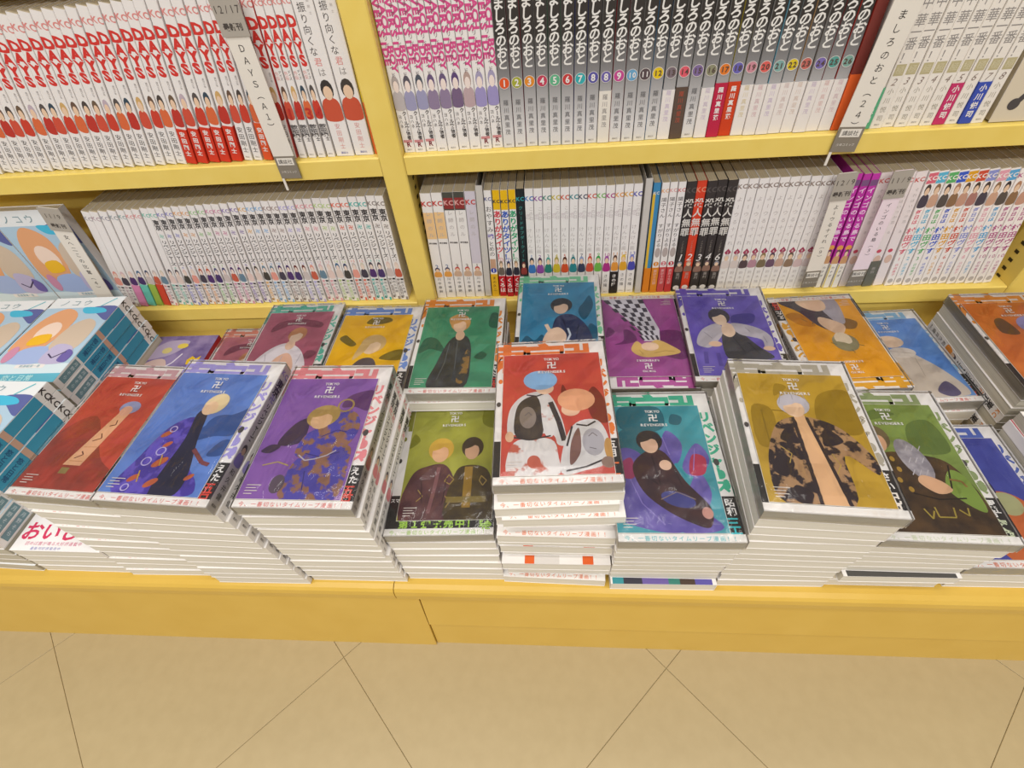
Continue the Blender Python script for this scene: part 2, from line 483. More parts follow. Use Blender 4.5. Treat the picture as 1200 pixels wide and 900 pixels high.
# --- row A, right bay
def peach(k, logo):
    def f(p, t):
        p.side('RIVERSIDE', -t * .24, 174, t * .66, PINK, 1.6, 1.02, 1.5)
        p.side('PEACH BOY', t * .24, 168, t * .66, PINK, 1.6, 1.02, 1.5)
        p.l = 2; p.col('ピーチボーイリバーサイド', 0, 166, 5.4, M('#6a5a60'), 0, 1.3); p.l = 1
        figure(p, 0, 50, t * .95, 36, M(['#a9a0a0', '#5b5560', '#4f5560', '#6a587c', '#6a587c', '#5f4a78', '#b29a92', '#a29ab8', '#a29ab8'][k]),
               M(['#b9b2b4', '#9a98b8', '#9a98b8', '#8d7c98', '#8d7c98', '#75607f', '#b8a0a4', '#9a90c0', '#9a90c0'][k]), M('#e9d9d2')); p.l = 1
        p.col('クール教信者', t * .22, 48, 5.4, DGREY, 1, 1.02); p.col('ヨハネ', -t * .24, 44, 4.8, DGREY, 0, 1.1)
        if logo: p.rect(-t * .4, t * .4, 12, 15, M('#c9898c')); p.ch('R', t * .05, 9.5, 8, M('#7c2f38'), 1)
        p.row('講談社', 0, 3.4, 2.2, GREY)
    return f
for k in range(9):
    a = -.1830 + k * .01376
    shelf_book('AR', a, a + .01366, peach(k, k in (0, 1, 2, 7, 8)), f'white comic with pink turned lettering, {ORD[k]} right of the yellow post on the top shelf',
               group='pink-lettered comics on the top right shelf')
NUMC = ['#d9572a', '#a3a63a', '#dd8a2c', '#c0405a', '#5fae86', '#c23c3e', '#35a8ae', '#5a56a0', '#6d62a8', '#c04a90', '#6aa2c8', '#57484c', '#e0c020', '#7a6c74',
        '#dc5c6c', '#7f6a9a', '#8d8c72', '#dd7a2e', '#6a64b0', '#c98a98', '#d8625c', '#7fa8a4', '#d8c02e', '#c06a62', '#7a6cae', '#5a9c94', '#7fa69c']
NUMS = ['1', '2', '3', '4', '5', '6', '7', '8', '8', '9', '10', '11', '12', '13', '14', '15', '16', '17', '18', '19', '20', '21', '22', '23', '24', '25', '26']
def mashiro(k):
    def f(p, t):
        KC(p, t, '#c8c4c0', 165, t * .6); p.col('ましろのおと', 0, 150.5, 12.4, M('#e4e2de'), 1, .87, .98, .08)
        p.l = 3; p.disc(0, 71, t * .45, t * .45, M(NUMC[k])); p.l = 4
        p.ring(0, 71, t * .45, .5, M('#ded8d4'))
        p.l = 5; n = NUMS[k]; p.row(n, 0, 71, 9.5 if len(n) == 1 else 7.2, M('#5a4a44') if k > 11 else WHITE, 1, .62); p.l = 3
        p.col('羅川真里茂', 0, 54, 6.4, M('#6c6a6c'), 0, 1.26); p.row('講談社', 0, 4, 2.2, GREY)
    return f
side_tint = {1: '#8c3340', 4: '#5b8c6c', 6: '#2a3a8c', 9: '#b03038', 12: '#3a8fc4', 18: '#d8c43a', 21: '#7ab6cc', 23: '#c8a070', 25: '#8c2c30', 26: '#b04038'}
for k in range(27):
    a = -.0591 + k * .01411; bd = None
    wcol = ['#c9b9cc', '#d8b8b4', '#d4bcc0', '#d8c8a0', '#d4b4b8', '#c8b8d0', '#d4c0bc', '#d8c4b8']
    what = 'charcoal to silver spine'
    if k == 8: bd = (57, CREAM, band_author('羅川真里茂', GREY, 6.2, 54, 0)); what = 'plain white band, second numeral eight'
    elif k in (13, 16) or k >= 19: bd = (54, M('#e4deda'), band_author('羅川真里茂', M(wcol[k % 8]), 5.8, 54, 0)); what = 'pale white band'
    elif k == 14: bd = (56, M('#5d4c42'), band_author('羅川真里茂', M('#b0503c'), 5.8, 52, 0)); what = 'dark brown band'
    elif k == 17: bd = (58, M('#b92546'), band_author('羅川真里茂', WHITE, 6, 54)); what = 'crimson band'
    elif k == 18: bd = (58, M('#c8401f'), band_author('羅川真里茂', WHITE, 6, 54)); what = 'orange-red band'
    shelf_book('AR', a, a + .01401, mashiro(k), f'dark comic with white brush title numbered {NW[int(NUMS[k])]}, {what}' if k != 7 else 'dark comic with white brush title, first numeral eight, silver foot',
               base=M(side_tint.get(k, '#8c8a88')), spine_mat=GRAD, band=bd, group='white-brush-titled comics on the top right shelf')
shelf_book('AR', .3222, .3345, lambda p, t: p.col('羅川真', 0, 50, 6, WHITE), 'comic with orange foot band left of the top right divider', base=M('#9a3a30'), spine_mat=M('#7c3a34'),
           band=(58, M('#e0642e'), None), group='white-brush-titled comics on the top right shelf')
def chuka(num):
    def f(p, t):
        for c, v in zip('中華一番！', (119, 104, 94, 84, 71)):
            p.ch(c, 0, v, 12.2, GREY, 0, 0, .9)
        p.rect(-t * .38, t * .38, 54, 65, M('#b7ad88')); p.l = 2; p.ch('極', 0, 59.5, 8, M('#d0c8a8')); p.l = 1
        p.ch(num, 0, 48, 10, M('#8c7c74'), 0, 0, 1, .25)
        KC(p, t, '#a8a098', 160, t * .6); p.col('小川悦司', 0, 42, 6.6, M('#a09a8c'), 0, 1.4); p.row('講談社', 0, 4, 2, GREY)
    return f
CH = [('1', None, 'white'), ('2', '#5cae84', 'green'), ('2', None, ''), ('3', None, ''), ('3', None, ''), ('4', None, ''), ('4', None, ''), ('5', '#c03468', 'crimson'), ('6', None, ''), ('7', '#3a4fae', 'royal blue'), ('8', None, '')]
for k, (n_, bc, w_) in enumerate(CH):
    a = .3373 + k * .0136
    bd = (43, M(bc), band_author('小川悦司', WHITE, 7.4, 41)) if bc else None
    lab = f'pale comic with brush title numbered {NW[int(n_)]} and {w_} foot band' if bc else f'pale grey-titled comic numbered {NW[int(n_)]}, {ORD[k - 1]} right of the top right divider'
    if k == 0: lab = 'pale grey-titled comic hidden mostly behind the top right divider'
    shelf_book('AR', a, a + .0135, chuka(n_), lab, base=M('#e6e0d8'), band=bd, group='grey-titled comics on the top right shelf')

# --- face-out books
def faceout(name, x, y, z, tilt, label, front, W=.113, H=.174, t=.015, base=WHITE, rz=0.):
    r = thing(name, label, 'book', (x, y, z), (-tilt, 0, rz))
    T = Matrix(((0, -1, 0, W / 2), (1, 0, 0, t / 2), (0, 0, 1, 0), (0, 0, 0, 1)))   # cover to -Y
    obj('cover', cover_mesh('cover', t, H, W, base, None, front, T), r)
    mb = MB(); mb.box(-t / 2 + CV, t / 2 - CV, CV, W - .0012, .0012, H - .0012, PAGES_UP); obj('page_block', mb.data('page_block', T), r)
    return r
def face_cream(p):
    p.rect(0, 113, 0, 174, M('#cfc3ad')); p.l = 2
    p.col('山田日', 20, 150, 20, DGREY, 1, 1.1)
    p.disc(70, 60, 30, 30, M('#c9a88c')); p.l = 3
    p.stroke([(15, 15), (55, 75), (70, 110)], 6, DGREY); p.disc(16, 18, 6, 6, DGREY)
    p.disc(40, 60, 9, 5, M('#7c74b0')); p.disc(80, 30, 16, 9, M('#d8b060'))
faceout('comic_book', .5475, -.002, ZA + .001, .06, 'cream cover-out comic at the right end of the top shelf', face_cream, t=.012)
def novel_front(p):
    """generic light cover: pale title strip, orange, yellow and blue shapes"""
    p.rect(0, 113, 0, 174, M('#dfe3e6')); p.l = 2
    p.rect(0, 113, 34, 150, M('#a9c4d8')); p.rect(0, 113, 14, 34, M('#cfe0e8')); p.rect(0, 113, 0, 16, M('#5fb0c8'))
    p.l = 3
    p.blob([(74, 150), (113, 150), (113, 120), (92, 132)], M('#59629c')); p.blob([(60, 150), (90, 148), (100, 138), (70, 136)], M('#45b4d6'))
    p.blob([(4, 60), (10, 120), (34, 148), (62, 130), (60, 84), (40, 50)], M('#dba075'))
    p.blob([(62, 62), (64, 106), (84, 124), (104, 106), (100, 60)], M('#c9b7a4'))
    p.l = 4
    p.disc(38, 96, 17, 22, M('#ead2c2')); p.blob([(20, 36), (26, 62), (60, 66), (66, 36)], M('#9fb2dc')); p.blob([(66, 36), (70, 70), (98, 64), (104, 36)], M('#b7b0d0'))
    p.l = 5
    p.blob([(24, 70), (25, 88), (48, 92), (50, 74)], M('#e8b52c'), 3); p.disc(14, 52, 8, 16, M('#c58aa8')); p.blob([(90, 40), (94, 60), (106, 52), (104, 36)], M('#6a5fa4'))
    p.stroke([(70, 52), (80, 44), (94, 56)], 2, M('#3c3458'))
    p.l = 3
    p.row('ノコウ', 40, 161, 14, M('#7c98a0'), 0, 1.3); p.stroke([(84, 152), (100, 170)], 2, M('#58b8c4'))
    p.rect(38, 80, 26, 33, WHITE); p.l = 4; p.row('新連載第一巻', 59, 29.5, 5, M('#6aa0b4')); p.row('恋と日常', 56, 8, 11, M('#a8dce4'), 1)
for k, (px, lab) in enumerate(((-.872, 'cover-out pale comic at the far left edge of the lower shelf'), (-.757, 'cover-out pale comic with orange shapes left of the lower left divider'))):
    faceout('comic_book', px, -.001, ZB + .001, .03, lab, novel_front, t=.0145)
    
# --- row B, left bay
TRC = ['#9aa4b0', '#a8a2a4', '#b8a0a8', '#9c9aa6', '#9ca4a8', '#8ea8a8', '#d89090', '#d89090', '#7ebfae', '#7ebfae', '#8a88c4', '#8a88c4', '#dba470', '#dba470', '#9cc48c', '#9cc48c',
       '#cc8ca8', '#cc8ca8', '#8c78ae', '#8c78ae', '#d8a860', '#8ab4dc', '#8ab4dc', '#a08c88', '#a08c88', '#b4acdc', '#b4acdc', '#e0a0a8', '#e0a0a8', '#b8cc8c', '#b8cc8c', '#dc6c54', '#dc6c54', '#48b0a8', '#48b0a8', '#8a807c', '#8a807c']
TRC = TRC[1:]
TRA = ['#e09a8c', '#d8b8bc', '#e0c8c0', '#4a6c8c', '#48506c', '#c8bcb8', '#d4cab8', '#4a4450', '#5a5058', '#e0c4bc', '#dccac0', '#b85a44', '#c2604a', '#5a5a7c', '#505078', '#54386c', '#5a3c70', '#4a4640', '#504a44', '#6c8898', '#6a8496', '#4a3866', '#4c3a6a', '#6c3a38', '#70403c']
def toman(k, n):
    c = TRC[min(k, len(TRC) - 1)]; vol = str(17 - (n - 1 - k) // 2)
    ink = M('#3a3536') if k > 7 else M('#8c8888')
    def f(p, t):
        KC(p, t, c, 163, t * .72)
        if k > 7:
            p.col('東京', 0, 156, t * .86, ink, 1, .92); p.ch('卍', 0, 129, t * .62, M(c), 1)
            p.col('リベンジャーズ', 0, 122, 6.6, ink, .6, .98, 1.3)
            p.row(vol, 0, 73, 6, M(c), 0, .6)
        p.l = 2; figure(p, 0, 44, t * .8, 27, M(TRA[k % len(TRA)]), M(TRA[(k * 7 + k // 2) % len(TRA)]), M('#e6d3c6')); p.l = 1
    return f
def toman_band(c):
    def f(p, t):
        p.col('累計五百万部', -t * .2, 41, 5.8, M(c), 1, 1.1); p.col('和久井健', t * .24, 36, 4.6, DGREY, 0, 1.3)
        p.rect(t * .1, t * .46, 38, 41, BLACK); p.rect(t * .2, t * .46, 0, 6, M(c))
    return f
N = 36
for k in range(N):
    a = -.7120 + k * (.7120 - .2290) / N
    c = TRC[min(k, len(TRC) - 1)]
    bc = {2: '#d88ab4', 3: '#6cc4b4', 4: '#9cb850', 5: '#cc4a34'}.get(k)
    lab = f'white black-titled comic, {ORD[N - 1 - k]} left of the yellow post on the lower shelf'
    if bc: lab = ['white comic with pink foot band beside the lower left divider', 'white comic with mint green foot band on the lower left shelf', 'white comic with grass green foot band on the lower left shelf', 'white comic with red foot band on the lower left shelf'][k - 2]
    shelf_book('BL', a, a + (.7120 - .2290) / N - .0001, toman(k, N), lab, band=(43, M(bc) if bc else M('#e4e0de'), toman_band(c) if not bc else None), group='black-titled comics on the lower left shelf')

# --- row B, right bay
def lesson(num, top):
    def f(p, t):
        if top == 'o': p.rect(-t * .48, t * .48, 105, 146, M('#e6c08c'))
        if top == 'd': p.rect(-t * .48, t * .48, 148, 174, M('#4a4a44')); p.l = 2; p.rect(-t * .44, t * .44, 150, 166, M('#8c3434'))
        if top == 'l': p.rect(-t * .48, t * .48, 62, 174, M('#cbc4cf'))
        p.l = 3; KC(p, t, '#c03a34' if top != 'd' else '#d8a09c', 159, t * .66)
        p.col('レ師のル', 0, 148, 7.5, LGREY, 0, 1.45); p.row('原作漫画', 0, 98, 2.8, DGREY, 1) if top != 'l' else None
        p.ch(num, 0, 58, 10, M('#4a6a9c') if num == '2' else M('#7a6a5c'), 0)
        figure(p, 0, 40, t * .75, 17, M('#4a4460') if top == 'o' else M('#c0504a'), M('#dc9c50') if top == 'o' else M('#c8a890')); p.l = 3
        p.col('川中康嗣', 0, 38, 5.4, DGREY, 0, 1.4)
    return f
for k, (n_, tp, w_) in enumerate((('2', 'o', 'orange-tinted comic numbered two, nearest the yellow post'), ('2', 'o', 'orange-tinted comic numbered two, second from the yellow post'),
                                  ('3', 'd', 'white comic with dark top label numbered three, left copy'), ('3', 'd', 'white comic with dark top label numbered three, right copy'),
                                  ('1', 'l', 'lavender-grey comic numbered one left of a clear divider'))):
    a = -.1836 + k * .0152
    shelf_book('BR', a, a + .0150, lesson(n_, tp), w_ + ', lower shelf', group='comics beside the post on the lower right shelf')
shelf_book('BR', -.0966, -.0846, lambda p, t: (KC(p, t, '#5a5a8c', 162, t * .66), p.col('おやすみ', 0, 152, 9, DGREY, 0, 1.15), p.col('魂', 0, 110, 9, M('#8070b8'), 1), p.col('とめの', 0, 98, 8.5, DGREY), p.rect(-t * .4, t * .4, 50, 68, M('#c09a80')), setattr(p, 'l', 2), p.disc(0, 48, t * .42, t * .42, M('#3c4ca8')), setattr(p, 'l', 3), p.ch('1', 0, 48, 8, WHITE, 1)),
           'white comic with blue numeral disc and yellow foot band', band=(42, M('#dcae2a'), band_author('まの久二', BLACK, 6, 38, 0)))
for k, (c, n_) in enumerate((('#d03a4a', '1'), ('#2a56b8', '2'), ('#2a9c6c', '3'))):
    a = -.0842 + k * .0114
    def f(p, t, c=c, n_=n_, k=k):
        p.rect(-t * .48, t * .48, 146, 174, M('#e2b418')); p.l = 2; KC(p, t, '#3c3a38', 158, t * .68)
        p.col('ありがタイツ！', 0, 145, 11, M(c), 1, 1.02); p.ring(0, 66, t * .4, .5, M(c)); p.row(n_, 0, 66, 6, M(c))
        figure(p, 0, 40, t * .85, 25, M(['#8c7a66', '#3c3c58', '#a08468'][k]), M(['#6a6058', '#2c2c3c', '#30303c'][k]))
    shelf_book('BR', a, a + .0113, f, f'yellow-topped comic with {["red", "blue", "green"][k]} title and red foot band', band=(38, M('#b8202c'), lambda p, t: p.col('くろは', 0, 35, 8.5, WHITE, 1, 1.1)),
               group='yellow-topped comics on the lower right shelf')
shelf_book('BR', -.0500, -.0384, lambda p, t: (KC(p, t, '#3aa0a8', 160, t * .7), p.col('クリードオブダークノート', 0, 150, 6, M('#4a9a94'), 0, 1.25), figure(p, 0, 40, t * .8, 22, M('#6c3a38'), M('#8c3c38')), setattr(p, 'l', 1), p.col('大夢', 0, 34, 5, LGREY)),
           'near-black comic with teal lettering on the lower shelf', base=M('#23282b'))
SC = ['#3c74b8', '#8a4c9c', '#2c7c70', '#c4b030', '#c8502c', '#2c8088', '#384058', '#c8503c', '#6cae4c', '#a83480', '#dc9440', '#d8a030', '#4c4ca8']
SH = ['#303848', '#4a3450', '#5c9c94', '#a89c50', '#583028', '#347c84', '#8c9cc0', '#c05040', '#3c9c4c', '#9c50a0', '#5a4038', '#dcb848', '#7c84c8']
SN = ['one', 'two', 'three', 'four', 'five', 'six', 'seven', 'eight', 'nine', 'ten', 'eleven', 'twelve', 'thirteen']
SCN = ['blue', 'purple', 'deep green', 'yellow', 'red-orange', 'teal', 'slate', 'coral', 'leaf green', 'magenta', 'amber', 'gold', 'indigo']
for k in range(13):
    a = -.0380 + k * .0122
    def f(p, t, k=k):
        KC(p, t, SC[k], 160, t * .78)
        p.col('この日', t * .18, 148, 6, LGREY, 0, 1.15); p.col('恋', -t * .2, 138, 8, M('#c8bcc0')); p.col('けんけん画', -t * .1, 116, 7, LGREY, 0, 1.2)
        p.row(str(k + 1), 0, 70, 8, M(SC[k]), 0, .6)
        figure(p, 0, 42, t * .86, 27, M(SH[k]), M(SC[k])); p.l = 1
        p.col('さの隆', 0, 36, 6, DGREY, 0, 1.4); p.row('講談社', 0, 4, 2, GREY)
    shelf_book('BR', a, a + .0121, f, f'white comic with small {SCN[k]} figure and number {SN[k]}, lower right shelf', band=(40, BLACK, band_author('さの隆', WHITE, 6.5, 36)) if k == 10 else None,
               group='white comics with coloured figures on the lower right shelf')
shelf_book('BR', .1335, .1440, lambda p, t: (p.rect(-t * .48, -t * .1, 40, 160, M('#d8b43c')), KC(p, t, '#d8d4c8', 160, t * .6)), 'blue and yellow comic behind a clear divider on the lower shelf', base=M('#3f86b4'),
           band=(44, M('#d8822a'), None))
for k in range(3):
    a = .1445 + k * .0108
    def f(p, t, k=k):
        KC(p, t, ['#e0a878', '#d8a0a0', '#d07070'][k], 163, t * .7); p.col('陽子さん すがりよる', 0, 154, 6.6, DGREY, 0, 1.15, 1.1)
        p.disc(0, 70, t * .4, 8, M('#b0a4a0')); p.l = 2; p.disc(0, 51, t * .4, t * .4, M(['#d88a3c', '#cc6c78', '#b82c3c'][k])); p.l = 3; p.ch('123'[k], 0, 51, 7, WHITE, 1)
    shelf_book('BR', a, a + .0107, f, f'white comic with thin black title and {["orange", "pale red", "red"][k]} foot band, lower right shelf', band=(45, M(['#d8862c', '#c24c50', '#c23c40'][k]), lambda p, t: p.col('累計十万部', 0, 42, 5.4, M('#e8c0c0'))),
               group='thin black-titled comics on the lower right shelf')
for k, n_ in enumerate('12346'):
    a = .1772 + k * .0131
    base = M('#d2432a') if n_ == '2' else M('#3b3635')
    def f(p, t, n_=n_):
        KC(p, t, '#e08c70' if n_ == '2' else '#5a5452', 162, t * .78)
        for j, c in enumerate('殺人無罪'):
            p.ch(c, 0, 144 - j * 14.2, 13.2, M('#d9d5ce'), .6, 0, .9)
        p.col('ノットギルティ', 0, 88, 3.4, M('#a0968c'), 0, 1.0); p.ch(n_, 0, 60, 16, WHITE, 0, 0, 1, .2)
        figure(p, 0, 36, t * .86, 18, M(['#c89a3c', '#8c8c98', '#b89a88', '#9c8078', '#6c5860'][int(n_) % 5]), M('#8c6c60')); p.l = 1
        p.col('裏村', 0, 34, 6, M('#a8a09a')); p.disc(0, 7, t * .36, 4, WHITE)
    shelf_book('BR', a, a + .0130, f, f'{"orange-red" if n_ == "2" else "charcoal"} comic with blocky white title and numeral {NW[int(n_)]}', base=base, group='blocky-titled comics on the lower right shelf')
for k in range(10):
    a = .2428 + k * .01245
    def f(p, t, k=k):
        KC(p, t, '#8c7c74', 164, t * .68); p.col('よーウる十イれ', 0, 150, 7, LGREY, 0, 1.55)
        p.shape([(-t * .38, 66), (0, 60), (t * .38, 66), (0, 72)], M('#a0405c')); p.l = 2; p.row('123456789X'[k] if k < 9 else '10', 0, 66, 5, WHITE, 0, .6); p.l = 1
        figure(p, 0, 40, t * .9, 24, M(['#cfc4c0', '#c8bcb8', '#6a5a5c', '#a87c88', '#8c7c58', '#5a4858', '#b49088', '#6c5c50', '#c8acac', '#d0b8b8'][k]), M(['#d8ccc8', '#d4c8c4', '#58484c', '#b48a98', '#7a6c54', '#6c5468', '#c0a090', '#8c7460', '#ccb4b4', '#d4c4c4'][k])); p.l = 1
        p.col('鈴木快', 0, 34, 5.6, LGREY, 0, 1.5); p.row('講談社', 0, 4, 2, LGREY)
    shelf_book('BR', a, a + .01235, f, f'white comic with pale title and maroon diamond, {ORD[k]} right of the charcoal set', group='pale-titled comics on the lower right shelf')
for k in range(3):
    a = .3830 + k * .0118
    def f(p, t, k=k):
        p.rect(-t * .48, t * .48, 158, 166, M('#7a5480')); p.col('インゴのいる島で', 0, 156, 8, M('#f0d0ea'), 1, 1.25); p.disc(0, 68, 4, 4, M('#e0a050')); figure(p, 0, 42, t * .9, 24, M('#6c4a54'), M('#c89a70')); p.l = 1
    shelf_book('BR', a, a + .0117, f, f'bright magenta comic between two dividers, {ORD[k]} of three', base=M('#c03aa8') if k != 1 else M('#b836a0'), band=(42, M('#e9e4dc'), lambda p, t: (p.rect(-t * .5, -t * .35, 0, 41, M('#d8c03a')), p.col('カナダ', 0, 38, 5, DGREY, 0, 1.4))),
               group='magenta comics on the lower right shelf')
for k in range(4):
    a = .4190 + k * .0160
    def f(p, t, k=k):
        KC(p, t, '#c8605c', 163, t * .6); p.col('それはいつか恋 る', t * .1, 152, 5, LGREY, 0, 1.5); p.disc(-t * .1, 60, 3, 3, M('#c85064')); p.l = 2; p.disc(0, 46, t * .35, 7, M('#d8b8a8'))
    shelf_book('BR', a, a + .0158, f, f'pinkish-white comic with faint title, {ORD[k]} left of the rainbow-lettered comics' if 0 else f'pinkish-white comic with faint title, {ORD[3 - k]} left of the rainbow-lettered set', base=M('#e8dede'),
               band=(44, M('#6a6a60'), band_author('藤田', LGREY, 5, 34, 0)) if k == 2 else None, group='pinkish-white comics on the lower right shelf')
MC = ['#d86a7c', '#5cb4d4', '#5cae68', '#3c5cc4', '#dca02c', '#cc503c', '#8c94d0', '#e0a0b0', '#5ca4d4', '#b05c8c', '#b05c8c', '#b05c8c']
MN = ['rose', 'sky blue', 'green', 'royal blue', 'amber', 'red', 'periwinkle', 'pale pink', 'azure']
for k in range(12):
    a = .4836 + k * .0122
    def f(p, t, k=k):
        if k < 9: p.rect(-t * .46, t * .46, 158, 172, M(MC[k])); p.l = 2; KC(p, t, '#f0e8e4', 165, t * .7); p.l = 1
        else: KC(p, t, MC[k], 165, t * .7)
        figure(p, 0, 126, t * .9, 32, M(['#4a3c38', '#8c6c50', '#3c3438', '#b08468', '#5a4a44', '#4c4038'][k % 6]), M(['#c09480', '#a87870', '#4a4450', '#c8a088', '#58504c', '#8c6c50'][(k + 2) % 6])); p.l = 1
        p.col('何日は', 0, 122, 6.6, M(MC[k]), 1, 1.1); p.col('村田ヴす', 0, 96, 10, M(MC[k]), 1, 1.1)
        p.row(str(k + 1) if k < 9 else '10', 0, 46, 8, M(MC[k]), 0, .6); p.col('日向夏子', 0, 38, 4.6, M(MC[k]), 0, 1.2); p.disc(0, 8, t * .3, 4, LGREY)
    lab = f'white comic with {MN[k]} lettering and {MN[k]} top block, lower right shelf' if k < 9 else f'white comic with mauve lettering numbered ten, {["left", "middle", "rightmost"][k - 9]} of three'
    shelf_book('BR', a, a + .0121, f, lab, base=M('#efe9e6'), group='rainbow-lettered comics on the lower right shelf')

# ------------------------------------------------------------------ index dividers standing out of the rows
def divider(xb, zb, xt, zt, w, label, text, date, tag_=True, mat=CREAM, y=-.0116, tsize=9, spike=True, box=False):
    L = math.hypot(xt - xb, zt - zb); a = math.atan2(xt - xb, zt - zb)
    r = thing('index_divider', label, 'divider', (xb, y, zb), (0, a, 0))
    mb = MB(); hw = w / 2
    # face strip with a fin running back between the books
    mb.box(-hw, hw, -.0006, .0006, .024 if tag_ else 0, L, mat)
    if box:                       # clear spacer folded back between the books
        mb.box(-hw, -hw + .0008, .0006, .09, 0, L, mat); mb.box(hw - .0008, hw, .0006, .09, 0, L, mat)
    p = Print(mb, lambda u, v, l: (u, -.0006 - .00015 * l, v))
    if text: p.col(text, 0, L * 1000 - 42, tsize, M('#2e2a2a'), 0, 1.28)
    obj('plate', mb.data('plate'), r)
    if date:
        mb = MB(); mb.box(-hw - .002, hw + .002, -.0016, -.0009, L - .036, L, M('#a9a298'))
        p = Print(mb, lambda u, v, l: (u, -.0016 - .00015 * l, v))
        p.row(date, 0, L * 1000 - 12, 9.5, M('#4c4642'), 0, .62, .9); p.row('最新刊', 0, L * 1000 - 27, 7, M('#4c4642'), 1, 1)
        obj('date_label', mb.data('date_label'), r)
    if tag_:
        mb = MB()
        mb.extrude([(-hw, -.0012), (hw, -.0012), (hw, .0006), (-hw, .0006)], .0, .028, M('#847c70'))
        p = Print(mb, lambda u, v, l: (u, -.0012 - .00015 * l, v))
        p.rect(-hw * 800, hw * 800, 17, 26, CREAM); p.l = 2; p.row('講談社', 0, 21.5, 6, DGREY, 0, 1); p.l = 1; p.row('少年コミック', 0, 8.5, 3.4, CREAM, 0, 1)
        obj('price_tag', mb.data('price_tag'), r)
        if spike:
            mb = MB(); mb.extrude([(-hw, -.0012), (-hw + .003, -.0012), (-hw + .003, 0), (-hw, 0)], -.016, .0, CREAM)
            obj('hook', mb.data('hook'), r)
    return r
divider(-.3330, .2100, -.3290, .4000, .026, 'white index divider with a December date label on the top left shelf', 'ＤＡＹＳ（Ａ１）', '12/17')
divider(.3380, .2090, .3450, .4000, .028, 'white index divider with black hiragana down it on the top right shelf', '　ましろのおと（２４）', None)
divider(-.7250, .0040, -.6950, .1850, .027, 'white index divider with grey date label on the lower left shelf', '女へ二この比奮（４）', '11/9', tag_=False, tsize=8)
divider(-.1018, .0040, -.0958, .1830, .0090, 'narrow clear divider beside the lavender-grey comic on the lower shelf', None, None, tag_=False, mat=MILKY, y=-.001, box=True)
divider(.1270, .0020, .1225, .1820, .0085, 'narrow clear divider right of the indigo figure comic, lower shelf', None, None, tag_=False, mat=MILKY, y=-.001, box=True)
divider(.3690, .0120, .3560, .1830, .020, 'white index divider left of the magenta comics on the lower shelf', 'よーウる十イれ（９）', '12/9', tsize=6.5, spike=False)
divider(.4310, .0120, .4200, .1830, .020, 'pink-tinted index divider right of the magenta comics on the lower shelf', 'インゴのいる島（３）', '11/9', mat=M('#ead9e2'), tsize=6.5, spike=False)

# ------------------------------------------------------------------ piles of books on the plinth
BW, BH, BT = .1125, .174, .0146

def title(p, col=WHITE):
    l = p.l; p.l = 8
    p.row('TOKYO', 50, 139.5, 4.6, col, 1, .68); p.ch('卍', 50, 131, 10.5, col, 1); p.row('REVENGERS', 50, 121.5, 4.6, col, 1, .68)
    p.l = l
def small_print(p, u=6, right=False):
    for k, w in enumerate((14, 10, 12, 8)):
        p.rect(u, u + w, 14 - k * 3, 14.8 - k * 3, M('#d8cfc8'))
def camo(name, a, b, sc=55): return mix_mat(name, a, b, sc, .48, .54, .4)

# plain generic compositions standing in for the printed pictures: featureless rounded shapes in the same colours
def knob(p, u, v, rx, ry, skin, top, a=0.):
    """pale oval set in a larger coloured oval"""
    p.disc(u, v + ry * .3, rx * 1.32, ry * 1.1, M(top), 22, a); p.disc(u - rx * .05, v - ry * .12, rx * .86, ry * .86, M(skin), 18, a)
    p.blob([(u - rx * .95, v + ry * .2), (u - rx * .5, v + ry * 1.15), (u + rx * .6, v + ry * 1.1), (u + rx * .98, v + ry * .25), (u + rx * .3, v + ry * .5), (u - rx * .2, v + ry * .3)], M(top))
def folds(p, col, w, *ls):
    for l in ls: p.stroke(l, w, M(col))
def smudges(p, col, *bl):
    for b in bl: p.blob(b, M(col))
def art_redleft(p):
    p.blob([(0, 60), (30, 90), (70, 40), (100, 20), (100, 0), (0, 0)], mix_mat('smoke_red', '#8c4238', '#a8463a', 40))
    p.shape([(36, 28), (56, 28), (66, 98), (54, 100)], M('#d8a884')); p.disc(61, 104, 12, 9, M('#8c94b8')); p.disc(59, 99, 7, 7, M('#d4a48c'))
    folds(p, '#5c342c', 1.2, [(43, 36), (50, 41), (46, 45)], [(48, 58), (56, 62), (52, 68)], [(54, 78), (60, 80), (58, 86)])
    folds(p, '#b8845c', .7, [(40, 33), (55, 33)], [(44, 50), (59, 51)]); p.rect(38, 47, 18, 25, M('#8c7c4c'))
def art_blue(p):
    smudges(p, '#3a548c', [(60, 60), (66, 80), (92, 96), (100, 100), (100, 70), (80, 66)], [(66, 78), (70, 90), (86, 92), (90, 80)], [(84, 44), (90, 60), (100, 62), (100, 46)])
    p.blob([(14, 0), (18, 40), (28, 74), (46, 88), (58, 78), (66, 40), (90, 14), (84, 0)], camo('blue_robe', '#4a3c94', '#6454b4', 60))
    p.blob([(50, 0), (52, 60), (48, 92), (58, 96), (66, 60), (78, 20), (74, 0)], M('#2e2c40'))
    for u, v, r in ((30, 66, 6), (42, 34, 8), (26, 16, 6), (80, 20, 5), (46, 12, 7), (38, 54, 5)): p.disc(u, v, r, r * .5, M('#b8603e'), 14, .7)
    for u, v, r in ((36, 46, 5), (28, 34, 5), (34, 72, 4), (24, 6, 4)): p.ring(u, v, r, 1.2, M('#b4aad4'))
    folds(p, '#c09a3c', 1.2, [(40, 42), (44, 30)], [(28, 24), (32, 12)])
    folds(p, '#7c4448', 4, [(68, 50), (84, 36), (92, 34)]); p.disc(62, 106, 12, 14, M('#dcc8a0'), 20, -.4); p.disc(58, 100, 8, 9, M('#e0c0a0'))
